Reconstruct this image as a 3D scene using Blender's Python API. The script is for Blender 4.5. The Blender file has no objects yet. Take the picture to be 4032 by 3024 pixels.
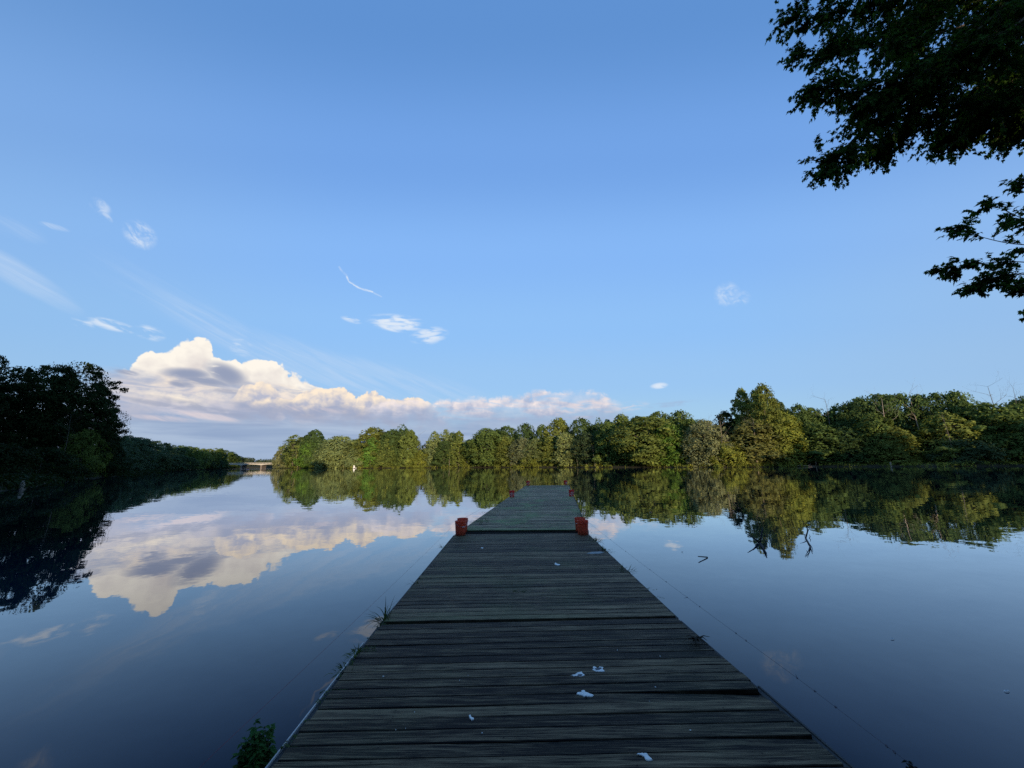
import bpy, bmesh, math, random
import numpy as np
from mathutils import Vector, Matrix

# ------------------------------------------------------------------ camera
SC = bpy.context.scene
COL = SC.collection
F_PX, CX, CY = 1519.0, 2016.0, 1512.0          # photograph's focal length and centre, in its pixels
CAM_Z, DECK_Z = 2.2, 0.32
PITCH = math.atan((1826.5 - CY) / F_PX)
ROLL = math.atan(0.0092)
_f = Vector((0, math.cos(PITCH), math.sin(PITCH)))
_r0, _u0 = Vector((1, 0, 0)), Vector((0, -math.sin(PITCH), math.cos(PITCH)))
_r = _r0 * math.cos(ROLL) - _u0 * math.sin(ROLL)
_u = _u0 * math.cos(ROLL) + _r0 * math.sin(ROLL)
cam_d = bpy.data.cameras.new('camera')
cam = bpy.data.objects.new('camera', cam_d)
COL.objects.link(cam)
cam.matrix_world = Matrix(((_r.x, _u.x, -_f.x, 0), (_r.y, _u.y, -_f.y, 0), (_r.z, _u.z, -_f.z, CAM_Z), (0, 0, 0, 1)))
cam_d.sensor_width = 36
cam_d.lens = 36 * F_PX / 4032
cam_d.clip_start, cam_d.clip_end = 0.05, 20000
SC.camera = cam

def ray(px, py):
    return (_f * F_PX + _r * (px - CX) - _u * (py - CY)).normalized()
def on_plane(px, py, z=0.0):
    d = ray(px, py); t = (z - CAM_Z) / d.z
    return Vector((d.x * t, d.y * t, z))
def at_depth(px, py, Y):
    d = ray(px, py); t = Y / d.y
    return Vector((d.x * t, Y, CAM_Z + d.z * t))
def azel(px, py):
    d = ray(px, py)
    return math.degrees(math.atan2(d.x, d.y)), math.degrees(math.asin(d.z))

# ------------------------------------------------------------------ render settings, exposure
SC.view_settings.view_transform = 'Standard'
SC.view_settings.look = 'None'
SC.view_settings.exposure = 0.0
SC.view_settings.gamma = 1.0
SC.view_settings.use_curve_mapping = False
SC.render.engine = 'CYCLES'
SC.cycles.use_denoising = False
SC.cycles.max_bounces = 6
SC.cycles.diffuse_bounces = 2
SC.cycles.glossy_bounces = 3
SC.cycles.transmission_bounces = 3
SC.cycles.transparent_max_bounces = 6
SC.cycles.caustics_reflective = False
SC.cycles.caustics_refractive = False

# ------------------------------------------------------------------ node helper
class NB:
    """tiny helper round a node tree"""
    def __init__(s, tree):
        s.t = tree; s.n = tree.nodes; s.l = tree.links; s.n.clear()
    def put(s, sock, v):
        if v is None: return
        if isinstance(v, bpy.types.NodeSocket): s.l.new(v, sock)
        else:
            if hasattr(sock, 'default_value') and hasattr(sock.default_value, '__len__') and len(sock.default_value) == 4 and len(v) == 3:
                v = (*v, 1)
            sock.default_value = v
    def node(s, typ, props=None, **ins):
        n = s.n.new(typ)
        for k, v in (props or {}).items(): setattr(n, k, v)
        for k, v in ins.items():
            k = k.replace('_', ' ')
            s.put(n.inputs[k], v)
        return n
    def m(s, op, a, b=None, c=None, clamp=False):
        n = s.n.new('ShaderNodeMath'); n.operation = op; n.use_clamp = clamp
        for i, v in enumerate((a, b, c)): s.put(n.inputs[i], v)
        return n.outputs[0]
    def add(s, a, b): return s.m('ADD', a, b)
    def sub(s, a, b): return s.m('SUBTRACT', a, b)
    def mul(s, a, b, clamp=False): return s.m('MULTIPLY', a, b, clamp=clamp)
    def ss(s, x, lo, hi):
        """smoothstep, falling when lo > hi"""
        n = s.n.new('ShaderNodeMapRange'); n.interpolation_type = 'SMOOTHSTEP'
        a, b, o0, o1 = (lo, hi, 0, 1) if lo < hi else (hi, lo, 1, 0)
        for i, v in enumerate((x, a, b, o0, o1)): s.put(n.inputs[i], v)
        return n.outputs[0]
    def mix(s, f, a, b, blend='MIX'):
        n = s.n.new('ShaderNodeMix'); n.data_type = 'RGBA'; n.blend_type = blend
        s.put(n.inputs[0], f); s.put(n.inputs[6], a); s.put(n.inputs[7], b)
        return n.outputs[2]
    def xyz(s, x, y, z=0.0):
        n = s.n.new('ShaderNodeCombineXYZ')
        for i, v in enumerate((x, y, z)): s.put(n.inputs[i], v)
        return n.outputs[0]
    def noise(s, vec, scale, detail=4, rough=.5, dist=0.0, out=0):
        n = s.node('ShaderNodeTexNoise', None, Vector=vec, Scale=scale, Detail=detail, Roughness=rough, Distortion=dist)
        return n.outputs[out]
    def voro(s, vec, scale, detail=3, rough=.5, smooth=.35):
        n = s.n.new('ShaderNodeTexVoronoi'); n.feature = 'SMOOTH_F1'; n.voronoi_dimensions = '2D'; n.normalize = False
        for k, v in (('Vector', vec), ('Scale', scale), ('Detail', detail), ('Roughness', rough), ('Smoothness', smooth)): s.put(n.inputs[k], v)
        return n.outputs['Distance']

def srgb(r, g, b):
    return tuple(((c / 255 + .055) / 1.055) ** 2.4 if c > 10 else c / 255 / 12.92 for c in (r, g, b))

# ------------------------------------------------------------------ sun and sky
SUN_EL = math.radians(5.0)
SUN_TO = Vector((0.32, -0.947, 0)).normalized()             # horizontal direction towards the low evening sun, behind the camera
sun_vec = Vector((SUN_TO.x * math.cos(SUN_EL), SUN_TO.y * math.cos(SUN_EL), math.sin(SUN_EL)))
sl = bpy.data.lights.new('sun', 'SUN')
sl.energy = 5.0; sl.angle = math.radians(0.5); sl.color = (1.0, 0.80, 0.55)
so = bpy.data.objects.new('sun', sl); COL.objects.link(so)
so.rotation_euler = (-sun_vec).to_track_quat('-Z', 'Y').to_euler()

W = bpy.data.worlds.new('World'); SC.world = W; W.use_nodes = True
W.cycles.sampling_method = 'MANUAL'; W.cycles.sample_map_resolution = 512
SKY_STRENGTH = 0.12
def build_world():
    N = NB(W.node_tree)
    sky = N.node('ShaderNodeTexSky', dict(sky_type='NISHITA', sun_disc=False, sun_elevation=SUN_EL,
                 sun_rotation=math.atan2(SUN_TO.x, SUN_TO.y), altitude=50, air_density=1.0, dust_density=0.6, ozone_density=2.0))
    tc = N.n.new('ShaderNodeTexCoord')
    sep = N.node('ShaderNodeSeparateXYZ', None, Vector=tc.outputs['Generated'])
    X, Y, Z = sep.outputs
    a = N.mul(N.m('ARCTAN2', X, Y), 57.2958)                  # azimuth from straight ahead, degrees
    e = N.mul(N.m('ARCSINE', Z), 57.2958)                     # elevation, degrees
    es = N.mul(N.m('ARCTAN2', Z, N.m('SQRT', N.add(N.mul(Y, Y), N.mul(N.mul(X, X), .18)))), 57.2958)   # the clear blue deepens in a band across the sun's axis
    K = 1.0 / SKY_STRENGTH
    # --- clear sky: the sky texture, balanced towards this evening's blue by elevation
    ramp = N.n.new('ShaderNodeValToRGB'); ramp.color_ramp.interpolation = 'EASE'
    stops = SKY_STOPS
    el = ramp.color_ramp.elements
    while len(el) < len(stops): el.new(0.5)
    for s, (p, c) in zip(el, stops): s.position = p / 90; s.color = (*c, 1)
    N.put(ramp.inputs[0], N.mul(N.m('MAXIMUM', es, 0.0), 1 / 90))
    blue = N.mix(1.0, ramp.outputs[0], (K, K, K), 'MULTIPLY')
    base = N.mix(0.90, sky.outputs[0], blue)
    # left of the frame is greyer and a little duller
    side = N.mul(N.ss(a, -20, -62), N.ss(e, 60, 10))
    base = N.mix(N.mul(side, .36), base, tuple(c * K for c in srgb(150, 186, 216)))
    right = N.mul(N.ss(a, 25, 60), N.ss(e, 42, 8))
    base = N.mix(N.mul(right, .50), base, tuple(c * K for c in srgb(156, 188, 222)))
    col = base
    def over(col, alpha, c):
        if isinstance(c, tuple): c = tuple(v * K for v in c)
        else: c = N.mix(1.0, c, (K, K, K), 'MULTIPLY')
        return N.mix(alpha, col, c)
    P = N.xyz(a, e)
    # --- wisps: each a soft tilted ellipse filled with combed noise
    st = N.noise(N.xyz(N.add(N.mul(a, .35), N.mul(e, .55)), N.add(N.mul(e, 1.5), N.mul(a, .55))), 0.85, 5, .62, .6)
    st2 = N.noise(N.xyz(N.add(N.mul(a, .55), N.mul(e, .35)), N.mul(e, 1.5)), 1.0, 4, .5, .5)
    st3 = N.noise(N.xyz(N.add(N.mul(a, .42), N.mul(e, -.2)), N.mul(e, 1.7)), .9, 4, .5, .3)
    st4 = N.noise(N.xyz(N.add(a, N.mul(e, .4)), N.mul(e, 1.2)), .8, 5, .6, 1.0)
    def wisp(px, py, wx, wy, tilt, lo, hi, amt, src=None, pw=1.0):
        a0, e0 = azel(px, py)
        dpx = abs(azel(px + wx, py)[0] - a0); dpy = abs(azel(px, py - wy)[1] - e0)
        t = math.radians(tilt)
        da, de = N.sub(a, a0), N.sub(e, e0)
        u = N.mul(N.add(N.mul(da, math.cos(t)), N.mul(de, math.sin(t))), 1 / dpx)
        v = N.mul(N.add(N.mul(da, -math.sin(t)), N.mul(de, math.cos(t))), 1 / dpy)
        r2 = N.add(N.mul(u, u), N.mul(v, v))
        g = N.ss(r2, 1.0, 0.0)
        if src is None: src = st
        return N.mul(N.mul(g, N.ss(src, lo, hi)), amt)
    wh, wh2 = srgb(198, 218, 243), srgb(226, 236, 248)
    soft = None
    for w in [(70, 1080, 300, 60, -26, .10, .80, .62), (150, 1125, 260, 50, -30, .2, .75, .45), (930, 1330, 420, 75, -22, .2, .85, .50), (1250, 1440, 420, 85, -14, .2, .85, .6),
              (1550, 1500, 440, 75, -10, .25, .85, .52), (700, 1200, 420, 90, -22, .3, .9, .22), (60, 900, 160, 50, -8, .3, .8, .3)]:
        k = wisp(*w); soft = k if soft is None else N.m('MAXIMUM', soft, k)
    col = over(col, soft, wh)
    sharp = None
    for w in [(552, 925, 85, 60, -38, .36, .74, .85, st4), (560, 945, 50, 26, -30, .3, .65, .5, st4), (396, 815, 60, 34, -35, .38, .72, .55, st4), (420, 850, 45, 12, -40, .3, .65, .45, st4), (215, 893, 75, 14, 2, .3, .7, .5),
              (440, 1280, 120, 26, -6, .40, .62, .85, st2), (330, 1268, 60, 34, -30, .42, .68, .65, st2), (590, 1312, 75, 34, -10, .40, .68, .75, st2),
              (1565, 1272, 130, 40, 0, .40, .62, 1.0, st3), (1690, 1322, 85, 40, 12, .40, .62, .9, st3), (1530, 1290, 60, 14, -12, .2, .5, .9, st2), (1545, 1275, 95, 10, 3, .15, .45, .9, st2), (1690, 1318, 60, 12, 14, .15, .45, .8, st2), (1385, 1260, 50, 14, -8, .40, .65, .7, st2),
              (950, 1368, 55, 40, -20, .42, .68, .6, st2), (2862, 1158, 62, 55, 10, .30, .80, .70, st4), (2905, 1175, 60, 40, -10, .35, .85, .5, st4), (3075, 1262, 45, 32, 20, .4, .8, .35, st4),
              (2595, 1519, 42, 15, 2, .28, .55, .85, st2)]:
        k = wisp(*w); sharp = k if sharp is None else N.m('MAXIMUM', sharp, k)
    col = over(col, sharp, wh2)
    # short bright trail: a thin bent stroke
    trail = None
    pts = [(1335, 1052), (1366, 1088), (1376, 1108), (1410, 1132), (1466, 1150), (1500, 1168)]
    wob = N.mul(N.sub(N.noise(P, 1.1, 3, .6), .5), .5)
    for (p0, p1, k_) in zip(pts[:-1], pts[1:], (.35, .8, .95, .8, .3)):
        a0, e0 = azel(*p0); a1, e1 = azel(*p1)
        L = math.hypot(a1 - a0, e1 - e0); dx, dy = (a1 - a0) / L, (e1 - e0) / L
        da, de = N.add(N.sub(a, a0), wob), N.add(N.sub(e, e0), N.mul(wob, .6))
        tt = N.m('MINIMUM', N.m('MAXIMUM', N.add(N.mul(da, dx), N.mul(de, dy)), 0.0), L)
        qx, qy = N.sub(da, N.mul(tt, dx)), N.sub(de, N.mul(tt, dy))
        d = N.m('SQRT', N.add(N.mul(qx, qx), N.mul(qy, qy)))
        k = N.mul(N.ss(d, .20, .0), k_); trail = k if trail is None else N.m('MAXIMUM', trail, k)
    col = over(col, N.mul(trail, N.ss(st, .25, .6)), wh2)
    # --- blue-grey veil under the cloud bank
    veil = N.mul(N.mul(N.ss(N.add(e, N.mul(N.sub(N.noise(P, .12, 4), .5), 5.0)), 9.0, 5.0), N.ss(a, 26, 2)), N.ss(a, -60, -48))
    band = N.ss(N.noise(N.xyz(N.mul(a, .055), N.mul(e, .55)), 1.0, 4, .55, .4), .36, .66)
    col = over(col, N.mul(veil, .93), N.mix(band, srgb(146, 165, 198), srgb(176, 192, 216)))
    low = N.mul(N.ss(e, 4.5, 1.0), N.ss(a, 14, -8))
    col = over(col, N.mul(low, .6), srgb(152, 173, 204))
    # --- heaped clouds: a profile over the azimuth, scalloped by puffs; relief lit from the left and above
    def curve(points):
        fc = N.n.new('ShaderNodeFloatCurve')
        az = [azel(*p) for p in points]
        a0, a1 = az[0][0], az[-1][0]
        cm = fc.mapping; cm.use_clip = False
        c = cm.curves[0]
        pts = [((q[0] - a0) / (a1 - a0), q[1] / 20) for q in az]
        c.points[0].location = pts[0]; c.points[1].location = pts[-1]
        for q in pts[1:-1]: c.points.new(*q)
        for q in c.points: q.handle_type = 'VECTOR'
        cm.update()
        N.put(fc.inputs['Factor'], 1.0)
        N.put(fc.inputs['Value'], N.mul(N.sub(a, a0), 1 / (a1 - a0)))
        return N.mul(fc.outputs[0], 20), a0, a1
    def heap(points, scale, amp, seed, warm, cool, base_el, dark, fade=.5, gain=1.0, soft=.30, spread=1.0, broken=0.0, bias=.36, blen=2.4):
        nonlocal col
        top, a0, a1 = curve(points)
        A, E = N.add(a, seed), e
        w = N.n.new('ShaderNodeTexNoise'); w.noise_dimensions = '2D'
        N.put(w.inputs['Vector'], N.xyz(A, E)); N.put(w.inputs['Scale'], scale * 1.3); N.put(w.inputs['Detail'], 3.0)
        ws = N.node('ShaderNodeSeparateColor', None, Color=w.outputs['Color'])
        A = N.add(A, N.mul(N.sub(ws.outputs[0], .5), .55 / scale)); E = N.add(N.mul(E, 1.15), N.mul(N.sub(ws.outputs[1], .5), .55 / scale))
        def H(da, de):
            tot = None
            for k, (sc, am) in enumerate(((1, .56), (2.3, .26), (5.2, .18))):
                if k == 2 and da: continue
                n = N.n.new('ShaderNodeTexVoronoi'); n.feature = 'F1'; n.voronoi_dimensions = '2D'
                N.put(n.inputs['Vector'], N.xyz(N.add(A, da + k * 7.3), N.add(E, de))); N.put(n.inputs['Scale'], scale * sc)
                d = n.outputs['Distance']
                h = N.mul(N.sub(.5, N.mul(N.mul(d, d), 1.5)), am * amp)
                if k == 2: fine = h
                else: tot = h if tot is None else N.add(tot, h)
            return (tot, None) if da else (tot, fine)
        h0, fine = H(0, 0)
        h1, _ = H(-.30 / scale, .34 / scale)
        dens = N.add(N.add(N.sub(top, e), h0), fine)
        alpha = N.mul(N.mul(N.ss(dens, -.04, soft), N.ss(a, a0, a0 + 2.0)), N.ss(a, a1, a1 - 3.0))
        sh = N.add(N.mul(N.sub(h0, h1), 1 / amp), N.mul(fine, .8 / amp))
        rim = N.ss(dens, 3.4 * spread, 0.3)
        big = N.noise(N.xyz(N.add(a, seed * 3), N.mul(e, 1.6)), .30, 4, .55)
        lit = N.m('ADD', N.add(N.mul(sh, gain), N.mul(rim, .45)), N.add(bias, N.mul(N.sub(big, .5), 1.3)), clamp=True)
        c = N.mix(lit, cool, warm)
        c = N.mix(N.mul(N.ss(N.add(e, N.mul(N.sub(big, .5), 3.0)), base_el, base_el - blen), .92), c, dark)
        alpha = N.mul(alpha, N.ss(N.add(e, N.mul(N.sub(big, .5), 5.0)), base_el - 4.0, base_el - 1.5))
        if broken: alpha = N.mul(alpha, N.add(1 - broken, N.mul(N.ss(N.noise(N.xyz(N.mul(a, .16), N.mul(N.add(e, N.mul(a, .08)), .75)), 1.0, 5, .6, .5), .38, .58), broken)))
        col = over(col, alpha, c)
    warm, cream, cool, dark = srgb(255, 248, 236), srgb(252, 224, 200), srgb(206, 203, 210), srgb(160, 172, 200)
    heap([(415, 1480), (455, 1470), (510, 1450), (552, 1412), (590, 1384), (640, 1378), (700, 1358), (745, 1350), (778, 1338), (808, 1340), (832, 1362), (842, 1400), (880, 1412), (960, 1408),
          (1040, 1412), (1090, 1424), (1125, 1452), (1200, 1496), (1290, 1530), (1380, 1590)], .40, 1.25, 3.0, warm, srgb(222, 214, 212), 9.4, srgb(206, 200, 208), gain=.75, bias=.46)
    strata = N.noise(N.xyz(N.add(N.mul(a, .13), N.mul(e, .10)), N.mul(N.add(e, N.mul(a, .035)), .62)), 1.0, 6, .62, .9)
    lay = N.mul(N.mul(N.ss(N.add(e, N.mul(N.sub(st2, .5), 2.0)), 10.6, 9.2), N.ss(e, 4.6, 6.4)), N.mul(N.ss(a, -50, -46), N.ss(a, -19, -29)))
    col = over(col, N.mul(lay, .82), N.mix(N.ss(strata, .38, .64), srgb(158, 172, 202), N.mix(N.ss(e, 9.8, 6.6), srgb(250, 234, 216), srgb(214, 208, 218))))
    heap([(425, 1526), (520, 1514), (600, 1518), (680, 1530), (760, 1540), (850, 1545), (930, 1560), (985, 1590)], .62, .9, 31.0, srgb(255, 242, 224), srgb(206, 202, 211), 8.6, srgb(176, 182, 204), gain=.9, soft=1.3, broken=.55, blen=2.6)
    # grey lens-shaped strips drifting before the heap
    grey = None
    for w in [(740, 1472, 125, 30, 3, .12, .45, 1.0, st2), (892, 1474, 112, 50, -22, .10, .42, 1.0, st2), (800, 1498, 150, 24, -4, .15, .5, .95, st2), (700, 1512, 50, 14, -8, .15, .4, .9, st2),
              (500, 1466, 60, 12, -3, .3, .5, .8, st2), (720, 1510, 60, 16, -10, .3, .5, .7, st2), (900, 1540, 120, 12, -2, .3, .5, .6, st2),
              (620, 1590, 180, 14, -8, .3, .55, .55, st2), (820, 1610, 260, 22, -10, .3, .6, .6, st2)]:
        k = wisp(*w); grey = k if grey is None else N.m('MAXIMUM', grey, k)
    col = over(col, grey, srgb(150, 160, 186))
    heap([(880, 1600), (920, 1560), (955, 1522), (985, 1512), (1030, 1508), (1062, 1516), (1095, 1544), (1118, 1572), (1146, 1572), (1180, 1552), (1230, 1532), (1268, 1530), (1290, 1536), (1340, 1527), (1362, 1534),
          (1388, 1556), (1404, 1572), (1440, 1548), (1470, 1540), (1495, 1554), (1530, 1572), (1640, 1566), (1740, 1606)], .62, .85, 11.0, srgb(255, 237, 214), srgb(186, 189, 207), 8.7, srgb(158, 168, 195), spread=.62, gain=1.15, bias=.30, blen=2.0)
    heap([(1420, 1610), (1500, 1580), (1560, 1566), (1630, 1560), (1690, 1570), (1760, 1574), (1850, 1560), (1960, 1566), (2060, 1552), (2130, 1532), (2190, 1545), (2270, 1538), (2360, 1541), (2400, 1557), (2470, 1595)], .55, .9, 23.0,
         srgb(244, 232, 230), srgb(176, 186, 212), 8.6, srgb(160, 176, 206), gain=.9, soft=.9, broken=.70, bias=.28, spread=.7, blen=2.6)
    pink = None
    for w in [(2280, 1600, 140, 26, 12, .35, .6, .6, st2), (2480, 1600, 90, 22, 4, .4, .65, .5, st2), (820, 1640, 150, 16, -6, .25, .6, .6), (650, 1648, 160, 14, -2, .3, .6, .5), (1200, 1610, 260, 14, -2, .4, .7, .4)]:
        k = wisp(*w); pink = k if pink is None else N.m('MAXIMUM', pink, k)
    col = over(col, pink, srgb(236, 218, 216))
    gs = None
    for w in [(2640, 1592, 130, 14, 3, .35, .6, .6, st2), (2420, 1640, 100, 10, 4, .4, .6, .5, st2)]:
        k = wisp(*w); gs = k if gs is None else N.m('MAXIMUM', gs, k)
    col = over(col, gs, srgb(160, 182, 214))
    bg = N.node('ShaderNodeBackground', None, Color=col, Strength=SKY_STRENGTH)
    clear = N.node('ShaderNodeBackground', None, Color=base, Strength=SKY_STRENGTH)
    inside = N.mul(N.mul(N.m('GREATER_THAN', e, 0.0), N.m('LESS_THAN', e, 31.0)), N.mul(N.m('GREATER_THAN', a, -66.0), N.m('LESS_THAN', a, 34.0)))
    mx = N.node('ShaderNodeMixShader', None, Fac=inside)
    N.l.new(clear.outputs[0], mx.inputs[1]); N.l.new(bg.outputs[0], mx.inputs[2])
    out = N.n.new('ShaderNodeOutputWorld'); N.l.new(mx.outputs[0], out.inputs[0])
SKY_STOPS = [(0, srgb(168, 205, 236)), (6, srgb(168, 209, 242)), (12, srgb(158, 203, 249)), (20, srgb(149, 199, 254)), (30, srgb(139, 190, 254)), (42, srgb(119, 170, 239)), (55, srgb(99, 151, 218)), (90, srgb(72, 112, 184))]
build_world()

# ------------------------------------------------------------------ object helpers
def tag(o, label=None, cat=None, group=None, kind=None):
    if label: o['label'] = label
    if cat: o['category'] = cat
    if group: o['group'] = group
    if kind: o['kind'] = kind
    return o
def empty(name, loc, rz=0.0, label=None, cat=None, group=None):
    o = bpy.data.objects.new(name, None); COL.objects.link(o)
    o.empty_display_size = .2
    o.location = loc; o.rotation_euler = (0, 0, rz)
    return tag(o, label, cat, group)
def mesh_np(name, V, F, attrs=None):
    """V (n,3); F list of (m,k) index arrays (or a list of tuples)"""
    me = bpy.data.meshes.new(name)
    V = np.asarray(V, dtype=np.float32)
    if isinstance(F, np.ndarray): F = [F]
    if F and not isinstance(F[0], np.ndarray):
        me.from_pydata([tuple(v) for v in V.tolist()], [], [tuple(f) for f in F])
    else:
        loops = np.concatenate([f.ravel() for f in F]).astype(np.int32)
        tot = np.concatenate([np.full(len(f), f.shape[1], dtype=np.int32) for f in F])
        start = np.concatenate([[0], np.cumsum(tot)[:-1]]).astype(np.int32)
        me.vertices.add(len(V)); me.vertices.foreach_set('co', V.ravel())
        me.loops.add(len(loops)); me.loops.foreach_set('vertex_index', loops)
        me.polygons.add(len(tot)); me.polygons.foreach_set('loop_start', start)
        me.update(calc_edges=True)
    for k, vals in (attrs or {}).items():
        a = me.attributes.new(k, 'FLOAT', 'POINT'); a.data.foreach_set('value', np.asarray(vals, dtype=np.float32))
    return me
def link(name, me, mat=None, parent=None, loc=None, smooth=False):
    o = bpy.data.objects.new(name, me); COL.objects.link(o)
    if mat is not None and len(me.materials) == 0: me.materials.append(mat)
    if parent is not None: o.parent = parent
    if loc is not None: o.location = loc
    if smooth: me.shade_smooth()
    return o
class Geo:
    """collects verts and faces"""
    def __init__(s): s.v = []; s.f = []; s.r = []
    def box(s, c, size, rz=0.0, rnd=0.0, jit=0.0, rng=None):
        i = len(s.v); hx, hy, hz = size[0] / 2, size[1] / 2, size[2] / 2
        ca, sa = math.cos(rz), math.sin(rz)
        for z in (-hz, hz):
            for (x, y) in ((-hx, -hy), (hx, -hy), (hx, hy), (-hx, hy)):
                jx = rng.uniform(-jit, jit) if jit else 0
                s.v.append((c[0] + (x + jx) * ca - y * sa, c[1] + (x + jx) * sa + y * ca, c[2] + z)); s.r.append(rnd)
        for q in ((0, 3, 2, 1), (4, 5, 6, 7), (0, 1, 5, 4), (1, 2, 6, 5), (2, 3, 7, 6), (3, 0, 4, 7)): s.f.append(tuple(i + k for k in q))
    def tube(s, pts, radii, n=6, cap=True, rnd=0.0):
        pts = [Vector(p) for p in pts]; i0 = len(s.v)
        up = None
        for k, p in enumerate(pts):
            t = (pts[min(k + 1, len(pts) - 1)] - pts[max(k - 1, 0)])
            if t.length < 1e-9: t = Vector((0, 0, 1))
            t.normalize()
            if up is None:
                up = t.cross(Vector((0.31, 0.2, .92)));
                if up.length < 1e-3: up = t.cross(Vector((1, 0, 0)))
            up = (up - t * up.dot(t)).normalized(); b = t.cross(up)
            r = radii[k] if hasattr(radii, '__len__') else radii
            for j in range(n):
                a = 2 * math.pi * j / n
                s.v.append(tuple(p + up * (r * math.cos(a)) + b * (r * math.sin(a)))); s.r.append(rnd)
        for k in range(len(pts) - 1):
            for j in range(n):
                a, b2 = i0 + k * n + j, i0 + k * n + (j + 1) % n
                s.f.append((a, b2, b2 + n, a + n))
        if cap:
            s.f.append(tuple(range(i0 + n - 1, i0 - 1, -1))); e = i0 + (len(pts) - 1) * n
            s.f.append(tuple(range(e, e + n)))
    def lathe(s, prof, n=32, c=(0, 0, 0), closed=False):
        """prof: (r, z) list, outline swept round z"""
        i0 = len(s.v)
        for (r, z) in prof:
            for j in range(n):
                a = 2 * math.pi * j / n
                s.v.append((c[0] + r * math.cos(a), c[1] + r * math.sin(a), c[2] + z)); s.r.append(0)
        m = len(prof)
        for k in range(m - 1 + (1 if closed else 0)):
            for j in range(n):
                a, b = i0 + k * n + j, i0 + k * n + (j + 1) % n
                c2, d = i0 + ((k + 1) % m) * n + (j + 1) % n, i0 + ((k + 1) % m) * n + j
                s.f.append((a, b, c2, d))
    def disc(s, r, z, n=32, c=(0, 0, 0), up=True):
        i0 = len(s.v)
        for j in range(n):
            a = 2 * math.pi * j / n
            s.v.append((c[0] + r * math.cos(a), c[1] + r * math.sin(a), c[2] + z)); s.r.append(0)
        s.f.append(tuple(range(i0, i0 + n)) if up else tuple(range(i0 + n - 1, i0 - 1, -1)))
    def mesh(s, name, rnd=False):
        return mesh_np(name, s.v, s.f, {'rnd': s.r} if rnd else None)
    def build(s, name, mat, parent=None, smooth=False, rnd=False, loc=None):
        return link(name, s.mesh(name, rnd), mat, parent, loc, smooth)

# ------------------------------------------------------------------ materials
def new_mat(name):
    m = bpy.data.materials.new(name); m.use_nodes = True
    return m, NB(m.node_tree)
def finish(N, shader, disp=None):
    out = N.n.new('ShaderNodeOutputMaterial'); N.l.new(shader, out.inputs['Surface'])
def bsdf(N, **kw):
    n = N.node('ShaderNodeBsdfPrincipled', None, **kw); return n
def plain(name, col, rough=.6, var=.15, scale=8.0, spec=.3, metal=0.0, bump=0.0):
    m, N = new_mat(name)
    tc = N.n.new('ShaderNodeTexCoord')
    n = N.noise(tc.outputs['Object'], scale, 4, .6)
    f = N.add(1 - var, N.mul(n, 2 * var))
    c = N.mix(1.0, col, N.xyz(f, f, f), 'MULTIPLY')
    b = bsdf(N, Base_Color=c, Roughness=rough, Metallic=metal); b.inputs['Specular IOR Level'].default_value = spec
    if bump:
        bp = N.node('ShaderNodeBump', None, Strength=bump, Distance=.01, Height=n); N.l.new(bp.outputs[0], b.inputs['Normal'])
    finish(N, b.outputs[0]); return m

def foliage_mat(name, base=None, trans=.25, clump=.35):
    """leaf colour: the object's own colour, varied leaf by leaf and bough by bough"""
    m, N = new_mat(name)
    oi = N.n.new('ShaderNodeObjectInfo')
    at = N.node('ShaderNodeAttribute', dict(attribute_name='rnd'))
    r = at.outputs['Fac']
    tc = N.n.new('ShaderNodeTexCoord')
    big = N.noise(tc.outputs['Object'], clump, 3, .6)
    f = N.mul(N.add(.55, N.mul(r, .9)), N.add(.55, N.mul(big, .9)))
    col = base if base is not None else oi.outputs['Color']
    c = N.mix(1.0, col, N.xyz(f, f, N.mul(f, .95)), 'MULTIPLY')
    c = N.mix(N.mul(N.ss(r, .72, 1.0), .35), c, N.mix(1.0, c, (1.9, 1.35, .75), 'MULTIPLY'))
    b = bsdf(N, Base_Color=c, Roughness=.7); b.inputs['Specular IOR Level'].default_value = .06
    t = N.node('ShaderNodeBsdfTranslucent', None, Color=N.mix(1.0, c, (1.25, 1.25, .5), 'MULTIPLY'))
    mx = N.node('ShaderNodeMixShader', None, Fac=trans)
    N.l.new(b.outputs[0], mx.inputs[1]); N.l.new(t.outputs[0], mx.inputs[2])
    finish(N, mx.outputs[0]); return m
FOL = foliage_mat('foliage')
BARK = plain('bark', (.13, .105, .08), .85, .45, 3.0, .1)
BARK_PALE = plain('pale_bark', (.30, .24, .18), .8, .35, 2.0, .15)
DEADWOOD = plain('dead_wood', (.15, .125, .10), .85, .3, 6.0, .1)
DRIFT = plain('driftwood', (.035, .032, .032), .8, .4, 30.0, .2)
SOIL = plain('bank_soil', (.055, .05, .03), .95, .5, .6, .05)
WHITE = plain('white_paint', (.75, .72, .66), .5, .1, 4, .3)
REDBUOY = plain('red_buoy', (.22, .03, .025), .45, .2, 4, .4)
STRING = plain('red_twine', (.22, .05, .06), .7, .3, 60, .1)
STRINGG = plain('grey_twine', (.10, .09, .10), .7, .3, 60, .1)

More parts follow.
